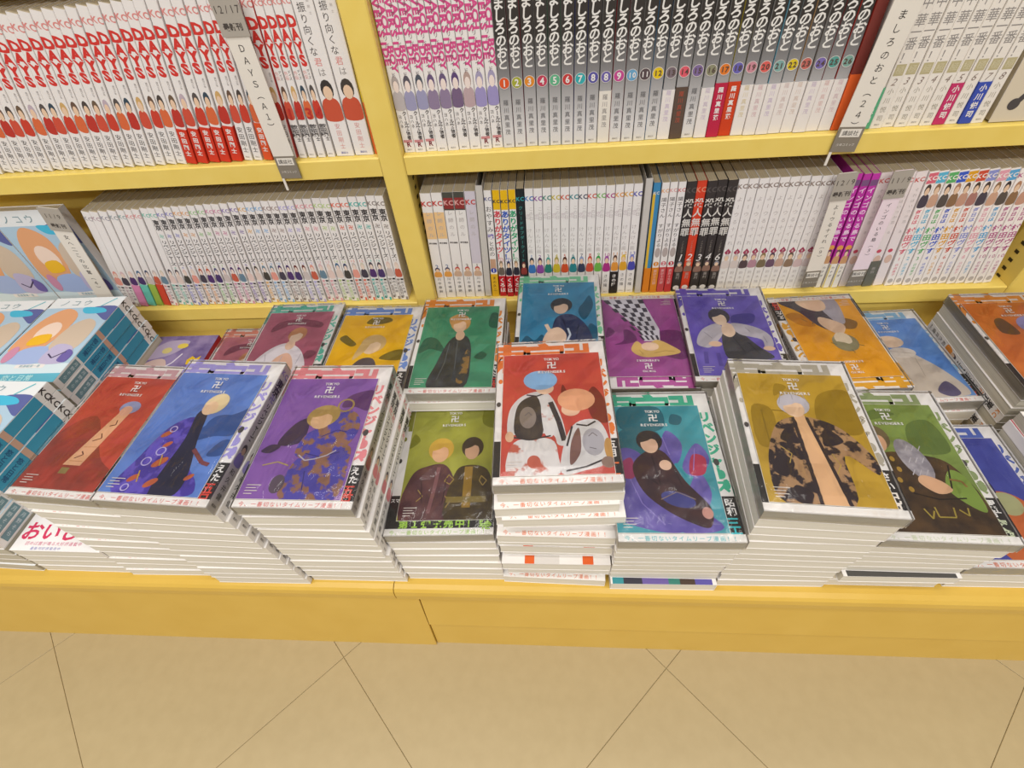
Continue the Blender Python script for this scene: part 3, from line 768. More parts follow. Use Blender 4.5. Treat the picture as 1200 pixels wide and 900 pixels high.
def art_purple(p):
    smudges(p, '#5c3668', [(70, 108), (76, 124), (100, 130), (100, 104), (84, 108)]); smudges(p, '#42304c', [(18, 60), (26, 84), (40, 92), (42, 64)], [(4, 52), (12, 60), (22, 58), (14, 50)])
    body = camo('violet_bloom', '#4e469c', '#8c6450', 75)
    p.blob([(42, 0), (40, 34), (50, 50), (60, 54), (90, 60), (96, 40), (92, 0)], body); p.blob([(40, 48), (42, 70), (54, 82), (72, 100), (88, 100), (96, 80), (86, 56), (60, 46)], body)
    knob(p, 54, 92, 13, 13, '#d0aa84', '#a88c54', .3); p.ring(74, 110, 9, 2, M('#a08850'))
    folds(p, '#3c3478', 1.2, [(50, 50), (66, 46), (84, 52)], [(60, 70), (74, 78), (84, 76)], [(56, 30), (60, 10)])
    folds(p, '#b0a8b0', 1.3, [(44, 48), (52, 42), (62, 44), (72, 48), (80, 54)]); folds(p, '#a8945c', 1.4, [(12, 36), (26, 40), (38, 36)]); p.disc(34, 16, 7, 10, M('#5a4c58'))
def art_olive(p):
    smudges(p, '#7c7c24', [(84, 124), (86, 148), (100, 148), (100, 118)], [(0, 90), (4, 110), (12, 100)])
    p.blob([(2, 0), (8, 52), (26, 66), (46, 66), (58, 40), (58, 0)], mix_mat('maroon_cloth', '#4e2e34', '#66403f', 60)); p.blob([(50, 0), (56, 54), (70, 66), (92, 60), (100, 30), (100, 0)], mix_mat('umber_cloth', '#3e3020', '#54441e', 60))
    knob(p, 38, 84, 11, 14, '#d8ac88', '#c8a444'); knob(p, 74, 86, 9.5, 13, '#c8a084', '#42362a')
    p.rect(67, 76, 14, 64, M('#94742e')); folds(p, '#7c5254', 4, [(32, 8), (36, 40), (38, 64)])
    folds(p, '#9a8040', 1, [(50, 54), (56, 48), (52, 42), (46, 46), (50, 54)], [(86, 52), (92, 46), (88, 40), (84, 46), (86, 52)], [(18, 36), (24, 28), (18, 22)], [(48, 28), (54, 22), (50, 14)])
    p.rect(50, 92, 20, 27, M('#7c6a34')); folds(p, '#3a2428', 1, [(20, 50), (24, 20)], [(48, 50), (46, 20)])
def art_center(p):
    smudges(p, '#7a2e26', [(86, 60), (82, 84), (90, 100), (100, 80), (100, 56)], [(58, 92), (60, 104), (64, 92)])
    flo = mix_mat('white_floral', '#d4d0cf', '#b8604e', 60, .56, .62)
    p.blob([(10, 0), (6, 20), (16, 38), (46, 38), (52, 18), (50, 0)], flo)
    p.blob([(6, 46), (8, 74), (22, 92), (44, 94), (56, 66), (60, 34), (52, 32), (46, 44), (14, 44)], M('#cfcbca'))
    p.blob([(14, 42), (14, 74), (24, 88), (36, 86), (38, 42)], mix_mat('charcoal_cloth', '#3a3232', '#54483f', 55)); p.blob([(40, 46), (38, 84), (46, 82), (50, 60), (48, 42)], flo)
    folds(p, '#3a3236', 5, [(47, 82), (54, 58), (58, 36)]); folds(p, '#3a3236', 1.6, [(8, 42), (26, 38), (46, 42)], [(24, 92), (34, 90), (44, 94)]); p.disc(25, 64, 8, 13, M('#8a7c74'))
    p.blob([(54, 2), (58, 34), (70, 56), (90, 58), (98, 36), (94, 12), (74, 4)], M('#cfcccc')); p.blob([(62, 10), (64, 34), (72, 50), (72, 24)], M('#7c5a54')); p.disc(84, 34, 10, 15, M('#a8a4aa'))
    folds(p, '#3c3436', 1.8, [(58, 4), (76, 8), (94, 16)], [(70, 54), (80, 52), (88, 57)], [(66, 52), (60, 30)]); folds(p, '#6c6468', .8, [(80, 40), (84, 44), (88, 40)], [(80, 28), (86, 26)], [(22, 66), (26, 70), (29, 66)])
    p.disc(97, 26, 4, 12, M('#b88c50')); p.disc(30, 14, 6, 7, M('#b8604e')); p.disc(95, 12, 6, 6, M('#8c7468')); p.disc(8, 42, 4, 6, M('#d8b090'))
    p.disc(42, 100, 9, 8, M('#dcb89c')); p.disc(38, 111, 17, 13, M('#84aace')); p.disc(66, 72, 9, 8, M('#dcb89c')); p.disc(72, 84, 18, 14, M('#d8a07c'))
def art_teal(p):
    smudges(p, '#2b6674', [(14, 118), (16, 146), (56, 146), (60, 120), (40, 112)], [(2, 96), (20, 118), (52, 112), (50, 84), (18, 88)]); smudges(p, '#276070', [(66, 124), (70, 136), (80, 132), (76, 122)])
    pet = mix_mat('iris_petal', '#5c5098', '#7466ac', 50)
    for c in ([(2, 60), (12, 92), (32, 84), (26, 58)], [(50, 80), (60, 114), (74, 98), (66, 74)], [(70, 70), (88, 98), (98, 78), (82, 58)], [(68, 34), (84, 64), (92, 40), (80, 20)], [(2, 20), (18, 60), (44, 40), (60, 2), (20, 6)], [(44, 20), (66, 30), (96, 6), (60, 0)]): p.blob(c, pet)
    smudges(p, '#9c4064', [(8, 60), (12, 76), (22, 80), (22, 58)]); smudges(p, '#a83850', [(76, 62), (82, 84), (94, 80), (90, 62)])
    folds(p, '#8c7cc0', .8, [(18, 56), (26, 30), (44, 8)], [(56, 106), (60, 84)], [(86, 92), (80, 66)], [(52, 16), (70, 22)])
    p.blob([(28, 44), (22, 72), (40, 90), (56, 86), (70, 54), (88, 26), (84, 6), (68, 10), (46, 24)], mix_mat('dark_plum', '#38242a', '#4e302e', 40))
    p.disc(60, 34, 16, 8, M('#464684'), 20, -.3); folds(p, '#8c7a6c', .8, [(44, 34), (60, 42), (76, 34)]); folds(p, '#2a1a20', 1.2, [(42, 84), (46, 50)], [(60, 76), (66, 50)], [(34, 60), (44, 50)])
    knob(p, 42, 98, 10, 12, '#d4b098', '#30262c', .2); p.disc(54, 72, 6, 6, M('#d8b49c')); p.disc(84, 20, 5, 6, M('#c89488')); folds(p, '#2e8a96', 2, [(64, 74), (72, 58)])
def art_mustard(p):
    smudges(p, '#96781f', [(62, 84), (70, 120), (100, 126), (100, 80), (80, 74)], [(4, 60), (6, 104), (24, 100), (20, 62)], [(30, 118), (34, 134), (44, 130)]); folds(p, '#84691a', 1.2, [(14, 52), (14, 100)], [(24, 100), (46, 98)])
    p.blob([(14, 0), (8, 38), (22, 80), (40, 92), (58, 92), (80, 80), (98, 50), (96, 32), (74, 50), (68, 0)], camo('black_lace', '#33282c', '#a88460', 90))
    smudges(p, '#33282c', [(10, 34), (20, 50), (30, 40), (20, 26)], [(24, 66), (34, 80), (40, 62)], [(60, 60), (66, 80), (78, 66)], [(20, 6), (26, 18), (38, 10), (30, 0)]); folds(p, '#b0944c', .9, [(22, 58), (30, 50), (26, 40)], [(62, 30), (68, 40), (64, 52)])
    p.shape([(44, 0), (63, 0), (52, 92), (43, 92)], M('#d8ae84')); folds(p, '#33282c', 3, [(42, 0), (41, 92)], [(65, 0), (53, 92)]); p.disc(47, 92, 5, 8, M('#d8ae84'))
    knob(p, 45, 104, 11, 12, '#dcbc9e', '#b8b4be'); folds(p, '#9a96a2', .7, [(36, 120), (32, 108)], [(46, 122), (46, 114)], [(56, 120), (60, 108)])
def art_fgreen(p):
    smudges(p, '#62743a', [(60, 90), (66, 120), (90, 126), (96, 92), (80, 84)], [(20, 124), (40, 140), (60, 134)])
    p.blob([(0, 0), (4, 40), (18, 74), (34, 86), (60, 84), (84, 76), (96, 50), (100, 20), (100, 0)], mix_mat('dark_umber', '#3e3026', '#5a432c', 45)); p.blob([(72, 46), (82, 66), (94, 58), (96, 24), (84, 28)], M('#7a9042'))
    fl = mix_mat('grey_fleece', '#88828a', '#a8a2a8', 90)
    p.disc(16, 76, 9, 26, fl, 22, .3); p.disc(56, 78, 12, 25, fl, 22, .25)
    for k in range(9): folds(p, '#b4aeb4', .9, [(48 + k * 2, 60 + (k % 3) * 14), (52 + k * 2, 66 + (k % 3) * 14)], [(10 + k, 60 + (k % 4) * 10), (13 + k, 66 + (k % 4) * 10)])
    knob(p, 30, 100, 10, 14, '#cca080', '#6a5c44'); p.blob([(50, 52), (56, 60), (70, 54), (76, 44), (62, 40)], M('#d0a684'))
    for u, v in ((36, 78), (38, 66), (34, 54), (40, 44)): p.disc(u, v, 2.2, 3, M('#a88438'))
    folds(p, '#a08c40', 1.4, [(52, 26), (52, 16), (66, 16), (68, 26)], [(42, 24), (46, 14), (50, 22)], [(72, 24), (78, 18), (80, 26)]); folds(p, '#2c221c', 1.4, [(40, 40), (60, 34), (84, 36)], [(20, 60), (30, 30)], [(84, 72), (76, 46)]); folds(p, '#8c6a3c', 2, [(78, 56), (88, 54), (90, 48)])
def art_navy(p):
    p.blob([(40, 0), (40, 50), (60, 76), (84, 70), (100, 40), (100, 0)], M('#b86438')); smudges(p, '#342c54', [(30, 60), (36, 96), (60, 104), (64, 70)]); p.disc(70, 62, 14, 14, M('#a0a078')); p.disc(84, 30, 10, 14, M('#a88c5c'))
def art_rose(p):
    smudges(p, '#7c4052', [(16, 104), (20, 124), (50, 132), (86, 124), (88, 112), (60, 116), (40, 118)], [(80, 50), (84, 64), (98, 60), (90, 48)])
    p.blob([(8, 26), (22, 62), (46, 80), (72, 66), (88, 34), (78, 26), (70, 0), (30, 0)], M('#d8d2d8')); p.blob([(34, 20), (40, 48), (54, 60), (66, 48), (70, 24)], M('#d8b09a')); p.disc(54, 76, 7, 10, M('#dcbca4'))
    knob(p, 58, 94, 10, 14, '#dcc2ac', '#b8825a', -.3); folds(p, '#b0a8b4', 1, [(24, 58), (30, 36)], [(76, 58), (74, 38)], [(50, 54), (48, 30)])
def art_yellow(p):
    smudges(p, '#74641f', [(36, 130), (44, 142), (66, 142), (72, 134), (56, 128)], [(6, 98), (12, 106), (20, 100), (32, 88), (24, 84)], [(70, 60), (84, 74), (100, 76), (100, 58)])
    p.blob([(28, 0), (34, 40), (46, 60), (64, 58), (74, 24), (66, 0)], M('#574c50')); knob(p, 56, 84, 13, 16, '#d8bea0', '#c4a874', -.4); p.blob([(34, 58), (40, 92), (52, 100), (48, 76)], M('#c4a874'))
    folds(p, '#c0b89c', 1.4, [(66, 20), (80, 24), (92, 20)], [(36, 36), (46, 30)]); folds(p, '#3a3236', 1.2, [(42, 50), (46, 20)], [(60, 50), (62, 24)])
def art_green(p):
    smudges(p, '#2f5f4a', [(2, 58), (6, 84), (20, 86), (32, 70), (34, 60), (16, 66)], [(88, 108), (90, 132), (100, 130), (100, 104)], [(74, 50), (82, 60), (90, 54), (84, 46)])
    p.blob([(22, 0), (28, 40), (38, 78), (50, 90), (64, 84), (70, 50), (66, 0)], mix_mat('black_leather', '#303234', '#444748', 60)); p.blob([(56, 10), (60, 50), (66, 66), (69, 40), (66, 10)], camo('gold_thread', '#44423c', '#8c6c3c', 90))
    knob(p, 50, 110, 10, 15, '#d8b89c', '#c0925a', .1); p.blob([(38, 110), (34, 124), (46, 132), (44, 116)], M('#c0925a')); p.disc(52, 90, 6, 9, M('#d4b094')); folds(p, '#5c6062', 1, [(40, 76), (38, 40), (32, 12)], [(50, 80), (52, 30)])
def art_blueb(p):
    smudges(p, '#1f5672', [(0, 4), (8, 38), (20, 30), (30, 40), (40, 10)], [(76, 86), (84, 104), (92, 118), (96, 96), (84, 68)], [(84, 30), (90, 60), (100, 50), (96, 28)])
    p.blob([(26, 0), (40, 44), (48, 74), (70, 78), (90, 46), (88, 0)], M('#32395a')); folds(p, '#202640', 1.2, [(56, 70), (62, 40)], [(76, 60), (72, 30)]); knob(p, 54, 94, 11, 14, '#d8baa4', '#34343a', -.2)
    p.blob([(30, 24), (36, 46), (50, 54), (60, 40), (56, 22), (42, 16)], M('#dcc0aa')); folds(p, '#dcc0aa', 5, [(40, 44), (34, 60)]); folds(p, '#c4ccd8', 2.6, [(60, 26), (65, 40), (62, 52)])
def turned(fn):
    # picture printed on a card that lies the other way up
    def g(p):
        old = p.pts
        p.pts = lambda uv: old([(100 - a, 148 - b) for a, b in uv]); fn(p); p.pts = old
    return g
def art_magenta(p):
    smudges(p, '#6e3468', [(66, 44), (68, 78), (100, 78), (100, 34), (84, 30)], [(12, 56), (24, 64), (26, 84), (36, 80), (40, 62)], [(2, 70), (6, 90), (14, 80)])
    edge_l = lambda v: 52 - (v - 62) * .47 + max(0, (v - 62)) * -.02
    p.shape([(50, 62), (70, 62), (72, 84), (66, 108), (56, 148), (2, 148), (30, 108), (46, 84)], M('#ccc8d2'))
    for i in range(7):
        for j in range(9):
            if (i + j) % 2: continue
            q = []
            for a, b in ((i, j), (i + .92, j), (i + .92, j + .92), (i, j + .92)):
                v = 64 + b * 9.2; w = 20 + (v - 62) * .42; l_ = 50 - (v - 62) * .56
                q.append((min(98, l_ + w * a / 7 + (v > 84) * 0), min(147.5, v)))
            p.shape(q, M('#423c48'))
    smudges(p, '#cfae6c', [(32, 46), (40, 62), (50, 54), (66, 64), (84, 52), (92, 40), (66, 34), (44, 34)]); p.disc(56, 52, 11, 8, M('#dcc0a8')); folds(p, '#a88a50', .9, [(60, 40), (74, 44), (86, 42)], [(46, 38), (42, 46)])
def art_violet(p):
    smudges(p, '#43388c', [(56, 92), (60, 108), (86, 110), (80, 92)])
    p.blob([(38, 30), (38, 66), (46, 78), (60, 78), (78, 50), (92, 30), (60, 26)], M('#424148')); p.blob([(6, 56), (16, 80), (38, 92), (40, 72), (24, 50), (14, 48)], M('#b4aeb6')); p.blob([(54, 92), (80, 86), (96, 70), (96, 50), (86, 48), (84, 62), (60, 72)], M('#b0aab2'))
    p.blob([(40, 74), (44, 92), (54, 90), (56, 74), (48, 66)], M('#d8bea8')); knob(p, 42, 102, 10, 14, '#dcc4ae', '#3a3642', .15); p.disc(28, 54, 8, 5, M('#d4b49a')); p.disc(90, 46, 7, 4, M('#d4b49a'))
    folds(p, '#8c8692', .9, [(18, 76), (26, 64)], [(70, 84), (74, 76)], [(88, 68), (90, 56)]); folds(p, '#2a2930', 1, [(52, 66), (60, 40)], [(66, 60), (76, 38)]); folds(p, '#584a98', 5, [(14, 40), (12, 20)], [(28, 38), (28, 16)])
def art_orange(p):
    smudges(p, '#b87c20', [(2, 118), (20, 122), (34, 96), (14, 98)], [(10, 100), (20, 112), (28, 100)]); smudges(p, '#84602c', [(64, 90), (70, 108), (88, 100), (80, 86)])
    p.blob([(2, 148), (22, 124), (36, 96), (52, 84), (60, 100), (56, 148)], M('#504a4e')); p.blob([(52, 148), (60, 104), (74, 100), (78, 148)], M('#a8a2aa')); smudges(p, '#dcbea2', [(26, 148), (30, 134), (46, 124), (60, 130), (58, 148)], [(40, 100), (44, 112), (60, 104), (70, 92), (60, 76), (48, 84)])
    knob(p, 58, 66, 12, -15, '#d8c8b0', '#8c8668'); folds(p, '#5c5844', .9, [(46, 58), (40, 62)], [(60, 48), (62, 42)], [(72, 56), (78, 54)], [(20, 110), (26, 104)], [(30, 98), (34, 104)])
def art_sky(p):
    p.blob([(10, 0), (14, 40), (26, 70), (48, 88), (70, 66), (86, 40), (96, 8), (80, 0)], M('#c4b8ac')); smudges(p, '#605874', [(58, 10), (76, 26), (84, 6), (70, 0)]); p.disc(42, 102, 18, 12, M('#dcc2a8')); p.disc(48, 80, 18, 10, M('#d0c6bc')); folds(p, '#a89c90', .9, [(30, 66), (36, 30)], [(60, 70), (56, 36)], [(34, 84), (60, 78)])
def art_oright(p):
    smudges(p, '#6e4c30', [(20, 90), (22, 112), (34, 116), (40, 88)]); p.blob([(46, 0), (50, 60), (70, 80), (100, 70), (100, 0)], M('#443c38')); knob(p, 64, 98, 14, 16, '#d8b498', '#948cb8')

CARD = {}
def card_mesh(key, bg, fn, text=True):
    if key in CARD: return CARD[key]
    mb = MB()
    soft = lambda h: '#' + ''.join('%02x' % round(int(h[i:i + 2], 16) * .84 + 172 * .16) for i in (1, 3, 5))
    base = mix_mat('card_' + key, soft(bg[0]), soft(bg[1]), 26, .38, .68, .3)
    mb.box(-.05, .05, 0, .148, 0, .0004, CREAM)
    p = Print(mb, lambda u, v, l: (u - .05, v, .0004 + .00008 * l))
    p.rect(.4, 99.6, .4, 147.6, base); p.l = 2; fn(p)
    # keep the picture inside the card
    mb.v = [(min(.0497, max(-.0497, a)), min(.1477, max(.0003, b)), c) if c > .00041 else (a, b, c) for a, b, c in mb.v]
    if text: title(p)
    p.l = 8; small_print(p)
    CARD[key] = mb.data('art_card')
    return CARD[key]

def toman_spine(acc):
    def f(p, t):
        KC(p, t, acc, 164, t * .6); p.col('東京', 0, 156, t * .74, BLACK, 1, .95); p.ch('卍', 0, 130, t * .62, M(acc), 1)
        p.col('リベンジャーズ', 0, 123, 6.6, BLACK, 1, 1.02)
        figure(p, 0, 48, t * .7, 24, M('#5a5058'), M(acc)); p.l = 1
        p.col('和久井健', 0, 44, 6.8, BLACK, 0, 1.25); p.row('講談社', 0, 6, 2.6, DGREY)
    return f
def toman_front(acc, obi_t=None, obi_c='#d8503c', strip=None):
    def f(p):
        p.row('東京', 30, 153, 40, M(acc), 2.6, 1.0); p.ch('卍', 84, 158, 28, M(acc), 2.6); p.col('リベンジャーズ', 104, 148, 14, M(acc), 2, 1.0)
        p.l = 2
        for k, (u, v, r) in enumerate(((106, 70, 5), (104, 84, 4), (108, 58, 5), (3, 90, 3), (4, 120, 3))): p.disc(u, v, r * .7, r, DGREY if k % 2 else M(acc))
        p.rect(0, 112.4, 8, 46, M('#2f2b2a')); p.l = 3
        if obi_t: p.col(obi_t[:2], 106, 44, 9, WHITE, 1, 1.02); p.col(obi_t[2:], 104.5, 25, 12, M(obi_c), 1, .9)
        if strip: p.row(strip, 60, 13, 10.5, M(obi_c), 1, 1.12); p.row('スマ', 6, 40, 5, WHITE, 1)
        p.rect(0, 112.4, 0, 8 if not strip else 6, M('#e6e2de')); p.l = 4
        p.row('今、一番切ないタイムリープ漫画！！', 56, 3.6, 5.2, M(obi_c), 0, 1.15)
    return f

ME = {}
def shared(key, fn):
    if key not in ME: ME[key] = fn()
    return ME[key]
T_LY = lying(BT, BW)
T_CEN = Matrix.Translation((0, -BH / 2, 0))

def film_mesh(W, H, t, top):
    mb = MB(); nx, ny = 8, 11; pts = []
    rnd = random.Random(5)
    for j in range(ny + 1):
        for i in range(nx + 1):
            e = i in (0, nx) or j in (0, ny)
            pts.append((-W / 2 - .0006 + (W + .0012) * i / nx, -H / 2 - .0006 + (H + .0012) * j / ny, top + (.0002 if e else .0006 + rnd.uniform(0, .0009))))
    fs = [(j * (nx + 1) + i, j * (nx + 1) + i + 1, (j + 1) * (nx + 1) + i + 1, (j + 1) * (nx + 1) + i) for j in range(ny) for i in range(nx)]
    ring = [i for i in range(nx + 1)] + [(j + 1) * (nx + 1) - 1 for j in range(1, ny + 1)] + [ny * (nx + 1) + i for i in range(nx - 1, -1, -1)] + [j * (nx + 1) for j in range(ny - 1, 0, -1)]
    b = len(pts)
    for r_ in ring:
        x_, y_, z_ = pts[r_]; pts.append((x_ * 1.004, y_ * 1.003, .002))
    n = len(ring)
    for k in range(n): fs.append((ring[(k + 1) % n], ring[k], b + k, b + (k + 1) % n))
    mb.mesh(pts, fs, FILM)
    return mb.data('shrink_film')

def pile(key, xc, yc, ztop, yaw, desc, acc, bg, art, xb=None, yb=None, flip=False, dx=0., dy=0., obi_t='えた五日', obi_c='#d0463a', jit=.0009, mixed=None, group=None, film=True, text=True, cardkey=None, forward=(), toplabel=None, grey=False, strip=None, seg=None):
    """pile of lying comics; xc,yc: centre of the printed card on the top book; ztop: its height"""
    n = max(2, round((ztop - .0006 - TZ) / BT))
    t = (ztop - .0008 - TZ) / n
    s = -1 if flip else 1
    # centre of the top book from the card centre
    ox, oy = s * dx, s * (.005 - dy)
    ca, sa = math.cos(yaw), math.sin(yaw)
    X, Y = xc + ca * ox - sa * oy, yc + sa * ox + ca * oy
    if xb is None: xb = X
    if yb is None: yb = Y
    Tl = T_CEN @ lying(t, BW)
    cov = cover_mesh('cover', t, BH, BW, WHITE, toman_spine(acc), toman_front(acc, obi_t, obi_c, strip), Tl)
    pg = pages_mesh(t, BH, BW, Tl, PAGES_GR if grey else PAGES_LY)
    plain = cover_mesh('cover', t, BH, BW, WHITE, toman_spine(acc), lambda p: (p.rect(0, 112.4, 0, 8, M('#e6e2de')), setattr(p, 'l', 2), p.row('今、一番切ないタイムリープ漫画！！', 56, 3.6, 5.2, M(obi_c), 0, 1.15)), Tl)
    def segs(p):
        p.rect(0, 112.4, 0, 12, M('#e6e2de')); p.l = 2
        for u0, u1, c in seg[1]: p.rect(u0, u1, 0, 9, M(c))
    segm = cover_mesh('cover', t, BH, BW, WHITE, toman_spine(acc), segs, Tl) if seg else None
    rnd = random.Random(sum(map(ord, key)))
    for i in range(n):          # i = 0 bottom
        f = i / (n - 1)
        e = 1 if i < n - 1 else 0
        w = f ** 1.3
        x_ = xb + (X - xb) * w + e * rnd.uniform(-jit, jit)
        y_ = yb + (Y - yb) * w + e * rnd.uniform(-jit, jit)
        a_ = yaw * w + e * rnd.uniform(-.02, .02) * jit / .0016 * .7
        fl = flip
        if mixed and i in mixed: fl = not fl
        k = n - 1 - i
        if k in forward: y_ -= .006; x_ += forward.get(k, 0)
        if seg and k in [q % n for q in seg[0]]: y_ -= .0065
        if k == 0:
            lab = toplabel or f'shrink-wrapped comic with {desc}, top of its pile'
        else:
            lab = f'{ORD[k]} comic from the top under {desc}'
        r = thing('comic_book', lab, 'book', (x_, y_, TZ + i * t + .0001), (0, 0, a_ + (math.pi if fl else 0)), group or f'pile under the {desc}')
        obj('cover', cov if k == 0 else segm if seg and k in [q % n for q in seg[0]] else plain, r)
        obj('page_block', pg, r)
        if k == 0:
            cm = card_mesh(cardkey or key, bg, art, text)
            c = obj('art_card', cm, r, (-dx, -BH / 2 + .008 + dy, t + .0009))
            if film:
                obj('shrink_film', shared(('film', round(t, 4)), lambda: film_mesh(BW, BH, t, t + .0025)), r)

pile('redleft', -.4822, -.3235, .0921, -.072, 'the brick-red card at the front left', '#c9a0a8', ('#b23a2e', '#c4402f'), art_redleft, xb=-.457, yb=-.326, dx=.004)
pile('blue', -.361, -.342, .1168, -.060, 'the cornflower-blue card in the front row', '#a39ad8', ('#4a70c0', '#5f84d0'), art_blue, xb=-.343, yb=-.334, dx=.0055)
pile('purple', -.2416, -.3372, .1010, -.012, 'the plum-purple card in the front row', '#e08a90', ('#74449a', '#8450a6'), art_purple, xb=-.2295, yb=-.330, dx=.0055, jit=.002)
pile('olive', -.118, -.3160, .0215, .03, 'the olive-green card with two shapes', '#8c8c3a', ('#8f9128', '#a9a838'), art_olive, xb=-.1155, yb=-.325, dx=-.0045, dy=.008, obi_t='放送決定', obi_c='#9cc44e', strip='第１弾発売中！！')
pile('center', -.0015, -.3207, .1169, .034, 'the scarlet card on the tallest middle pile', '#e07a3a', ('#b8352a', '#c8402f'), art_center, xb=-.001, yb=-.324, jit=.0035, obi_t='五月十一', obi_c='#e0703a', forward={3: .001, 5: 0}, seg=((7, 9), ((24, 34, '#d8602c'), (84, 95, '#d8602c'), (34, 60, '#d2cdc8'))))
pile('teal', .1042, -.3443, .0575, .007, 'the teal card with iris petals', '#48b090', ('#2a8694', '#3c9cac'), art_teal, xb=.1135, yb=-.324, dx=.0065, obi_t='昭和三十', obi_c='#48b8c0', seg=((-1,), ((2, 14, '#3c8c94'), (14, 34, '#3c3a44'), (34, 62, '#6c5c9c'), (62, 74, '#3c7c70'), (74, 90, '#4c3c34'), (90, 108, '#5c54a0'))))
pile('mustard', .2314, -.3388, .1002, -.061, 'the mustard-gold card in the front row', '#b0a898', ('#b28a1a', '#c49a24'), art_mustard, xb=.2285, yb=-.325, dx=.001, obi_t='さい配日', obi_c='#e8e0d8', mixed=(1, 2, 4, 6, 7))
pile('fgreen', .3445, -.3370, .0480, -.030, 'the moss-green card at the front right', '#8c9a6c', ('#6c8034', '#7f963e'), art_fgreen, xb=.3430, yb=-.322, dx=.003, mixed=(0, 1, 3), obi_t='累計突破', obi_c='#c8d0b0', seg=((-3,), ((4, 108, '#4c4a48'),)))
pile('navy', .4600, -.3270, -.0290, .0, 'the indigo card at the lower front right', '#5468b4', ('#31368e', '#3c449e'), art_navy, dx=.003, obi_t='累計突破', obi_c='#d8602c')
# back row on the plinth
pile('rose', -.3793, -.1242, .0198, .012, 'the dusty-rose card in the back row', '#62b8a4', ('#a04a62', '#b25a70'), art_rose, dx=.004)
pile('yellow', -.2498, -.1561, .0374, -.012, 'the bright-yellow card in the back row', '#6f8fd0', ('#e3aa08', '#f0bc14'), art_yellow, dx=.005)
pile('green', -.1238, -.1639, .0549, -.003, 'the emerald-green card in the back row', '#e08a3c', ('#2f7e58', '#3f946a'), art_green, dx=.001, jit=.0022)
pile('blueb', .0055, -.1168, .0554, -.012, 'the cerulean-blue card in the back row', '#7cc49c', ('#2574a0', '#3088b2'), art_blueb, xb=.0030, yb=-.112, dx=.001)
pile('magenta', .1155, -.1322, .0348, -.006, 'the upside-down magenta card', '#b05898', ('#8e3884', '#a84694'), turned(art_magenta), flip=True, dx=.0)
pile('violet', .2213, -.1421, .0444, -.026, 'the violet card in the back row', '#6c5cb8', ('#503fa4', '#6a58bc'), art_violet, xb=.2260, yb=-.137, dx=.001)
pile('orange', .3664, -.1202, .0146, .043, 'the upside-down golden-orange card', '#d8a030', ('#de9410', '#eda41a'), turned(art_orange), flip=True, dx=.004, xb=.3580, yb=-.120)
pile('sky', .4760, -.1160, -.0290, .045, 'the sky-blue card in the back row', '#88b8dc', ('#4c80cc', '#6496d8'), art_sky, dx=-.001, jit=.0022)
pile('oright', .5920, -.1430, .0210, .0, 'the burnt-orange card at the right edge', '#e09040', ('#c8601c', '#d87428'), art_oright, dx=.001, grey=True, mixed=(1, 3), obi_t='犬四', obi_c='#e0a030')
pile('pinkside', -.4900, -.1120, -.0390, .0, 'the pink card half hidden beside the dusty-rose one', '#d88a80', ('#b05a6c', '#c06a78'), art_rose, dx=.002, cardkey='pinkside')

# --- other piles
def simple_pile(key, xc, yc, n, t, front, spine, base, desc, dist, group, flips=(), yaw=0., jit=.0009, pages=None, band=None, Wd=BW):
    rnd = random.Random(sum(map(ord, key)) + 3)
    Tl = T_CEN @ lying(t, Wd)
    cov = cover_mesh('cover', t, BH, Wd, base, spine, front, Tl); pg = pages_mesh(t, BH, Wd, Tl, pages)
    bdm = obi_mesh(t, band[0], Wd, band[1], None, None, Tl) if band else None
    for i in range(n):
        k = n - 1 - i
        lab = f'{desc}, topmost {dist}' if k == 0 else f'{desc}, {ORD[k]} from top {dist}'
        r = thing('comic_book', lab, 'book', (xc + rnd.uniform(-jit, jit), yc + rnd.uniform(-jit, jit), TZ + .0001 + i * t), (0, 0, yaw + rnd.uniform(-.012, .012) + (math.pi if k in flips else 0)), group)
        obj('cover', cov, r); obj('page_block', pg, r)
        if bdm and (k % 2 == 0): obj('paper_band', bdm, r)
def novel_spine(p, t):
    p.rect(-t * .46, t * .46, 48, 150, M('#3d93b4')); KC(p, t, '#3c3434', 161, t * .72); p.l = 2
    p.rect(-t * .46, t * .46, 92, 100, M('#c8a08c')); p.col('恋と日常', 0, 88, 8, M('#2a5c84'), 1, 1.0); p.rect(-t * .34, t * .34, 8, 44, M('#6c8c94')); p.l = 3; p.col('月野そら', 0, 42, 6, M('#cfdbe0'), 0, 1.3)
simple_pile('L1', -.697, -.137, 9, .0155, novel_front, novel_spine, WHITE, 'pale comic with teal spine', 'beside the lower left divider', 'teal-spined comics at the left', flips=(5, 6, 7, 8), pages=PAGES_GR)
simple_pile('L0', -.8135, -.140, 9, .0155, novel_front, novel_spine, WHITE, 'pale comic with teal spine', 'at the back left edge', 'teal-spined comics at the left', pages=PAGES_GR)
simple_pile('LF', -.684, -.322, 10, .0155, novel_front, novel_spine, WHITE, 'pale comic with teal spine', 'at the front left edge', 'teal-spined comics at the left', flips=(6, 7, 8, 9), yaw=-.03, pages=PAGES_GR)
def low_front(p):
    p.rect(0, 112, 0, 174, M('#eeebea')); p.l = 2; p.row('おいしい', 50, 24, 24, M('#d23c62'), 1, 1.02); p.row('読めば腹が鳴る大好評連載中', 50, 9, 5, M('#d0708c'), 0, 1.1); p.row('最新刊好評発売中', 44, 3, 4, M('#8c8cc4'), 0, 1.2)
    p.blob([(10, 70), (20, 130), (60, 150), (100, 120), (96, 60)], M('#c8d4cc'))
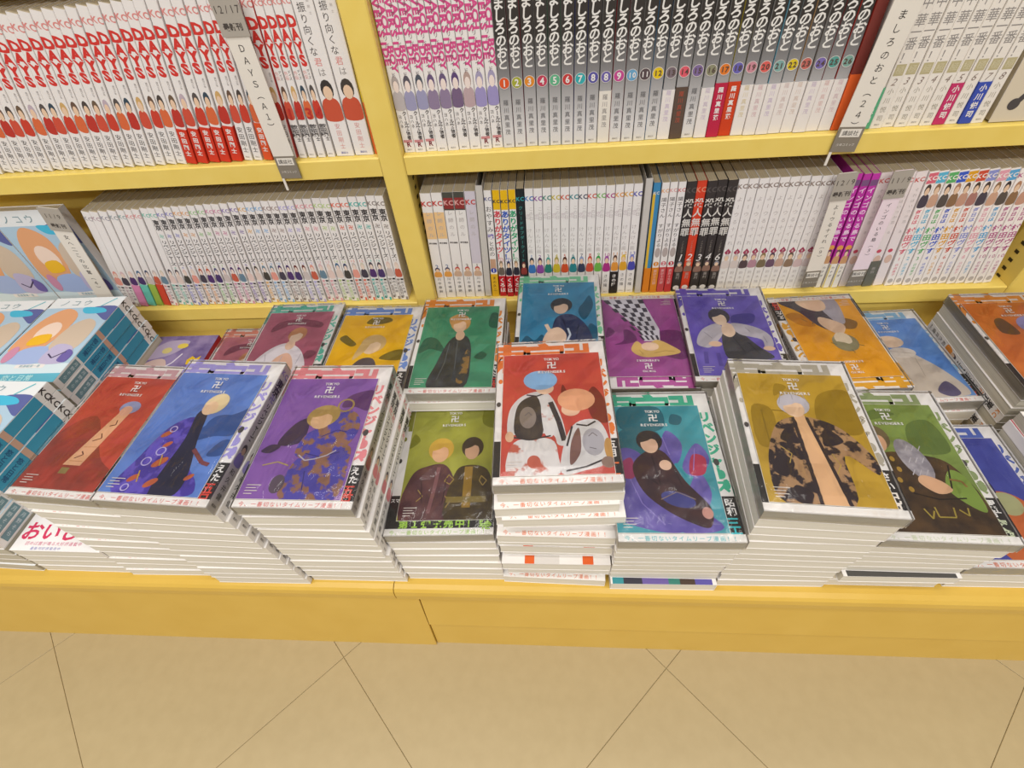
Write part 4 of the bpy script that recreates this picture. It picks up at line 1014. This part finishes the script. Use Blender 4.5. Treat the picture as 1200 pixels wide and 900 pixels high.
simple_pile('low', -.5715, -.324, 4, .0148, low_front, lambda p, t: (p.col('おいしい', 0, 160, 9, M('#d23c62'), 1, 1.1), p.col('和食漫画', 0, 50, 6, BLACK, 0, 1.2), p.rect(-t * .4, t * .4, 2, 8, M('#8c8478'))), WHITE, 'white comic with pink lettering', 'at the front left corner', 'pink-lettered comics low at the left')
def mag_front(p):
    p.rect(0, 112, 0, 174, mix_mat('mauve_collage', '#5c4a80', '#8c7ca4', 40, .35, .65)); p.l = 2
    p.blob([(10, 60), (16, 110), (46, 120), (60, 80), (40, 40)], M('#c8aca4')); p.blob([(2, 120), (30, 160), (70, 160), (50, 130)], M('#a89ab4')); p.l = 3
    p.shape([(84, 118), (90, 126), (98, 120), (104, 126), (104, 110), (94, 106), (86, 108)], M('#d8b020')); p.disc(40, 140, 8, 7, M('#c8b878')); p.disc(62, 150, 9, 6, M('#d4bc50')); p.row('ノバ', 70, 96, 16, WHITE, 1, 1.0); p.stroke([(40, 90), (62, 112), (70, 132)], 2.5, M('#d8d0dc')); p.stroke([(66, 70), (84, 92)], 3, M('#e0dce4')); p.stroke([(20, 80), (36, 100)], 2, M('#3c3440'))
simple_pile('mag', -.602, -.128, 3, .0165, mag_front, lambda p, t: (p.rect(-t * .48, t * .0, 2, 172, M('#a8262c')), p.rect(0, t * .48, 2, 172, M('#c8942c')), p.col('新世紀戦記', t * .22, 150, 7, BLACK, 1, 1.4)), M('#7c2a34'), 'mauve illustrated comic with red and gold spine', 'behind the brick-red card', 'mauve comics at the back left')
simple_pile('R2', .5800, -.330, 6, .0148, lambda p: (p.rect(0, 112, 0, 174, M('#e8e2dc')), setattr(p, 'l', 2), p.rect(0, 112, 0, 50, M('#b83048')), p.row('第一巻', 56, 120, 26, M('#b83048'), 1)), lambda p, t: p.col('東京', 0, 150, 8, BLACK), WHITE, 'white comic with crimson paper band', 'at the front right edge', 'crimson-banded comics at the right', pages=PAGES_GR, band=(.05, M('#b83048')), flips=(1, 4))

bpy.data.objects.remove(_go)
bpy.data.curves.remove(_cu)
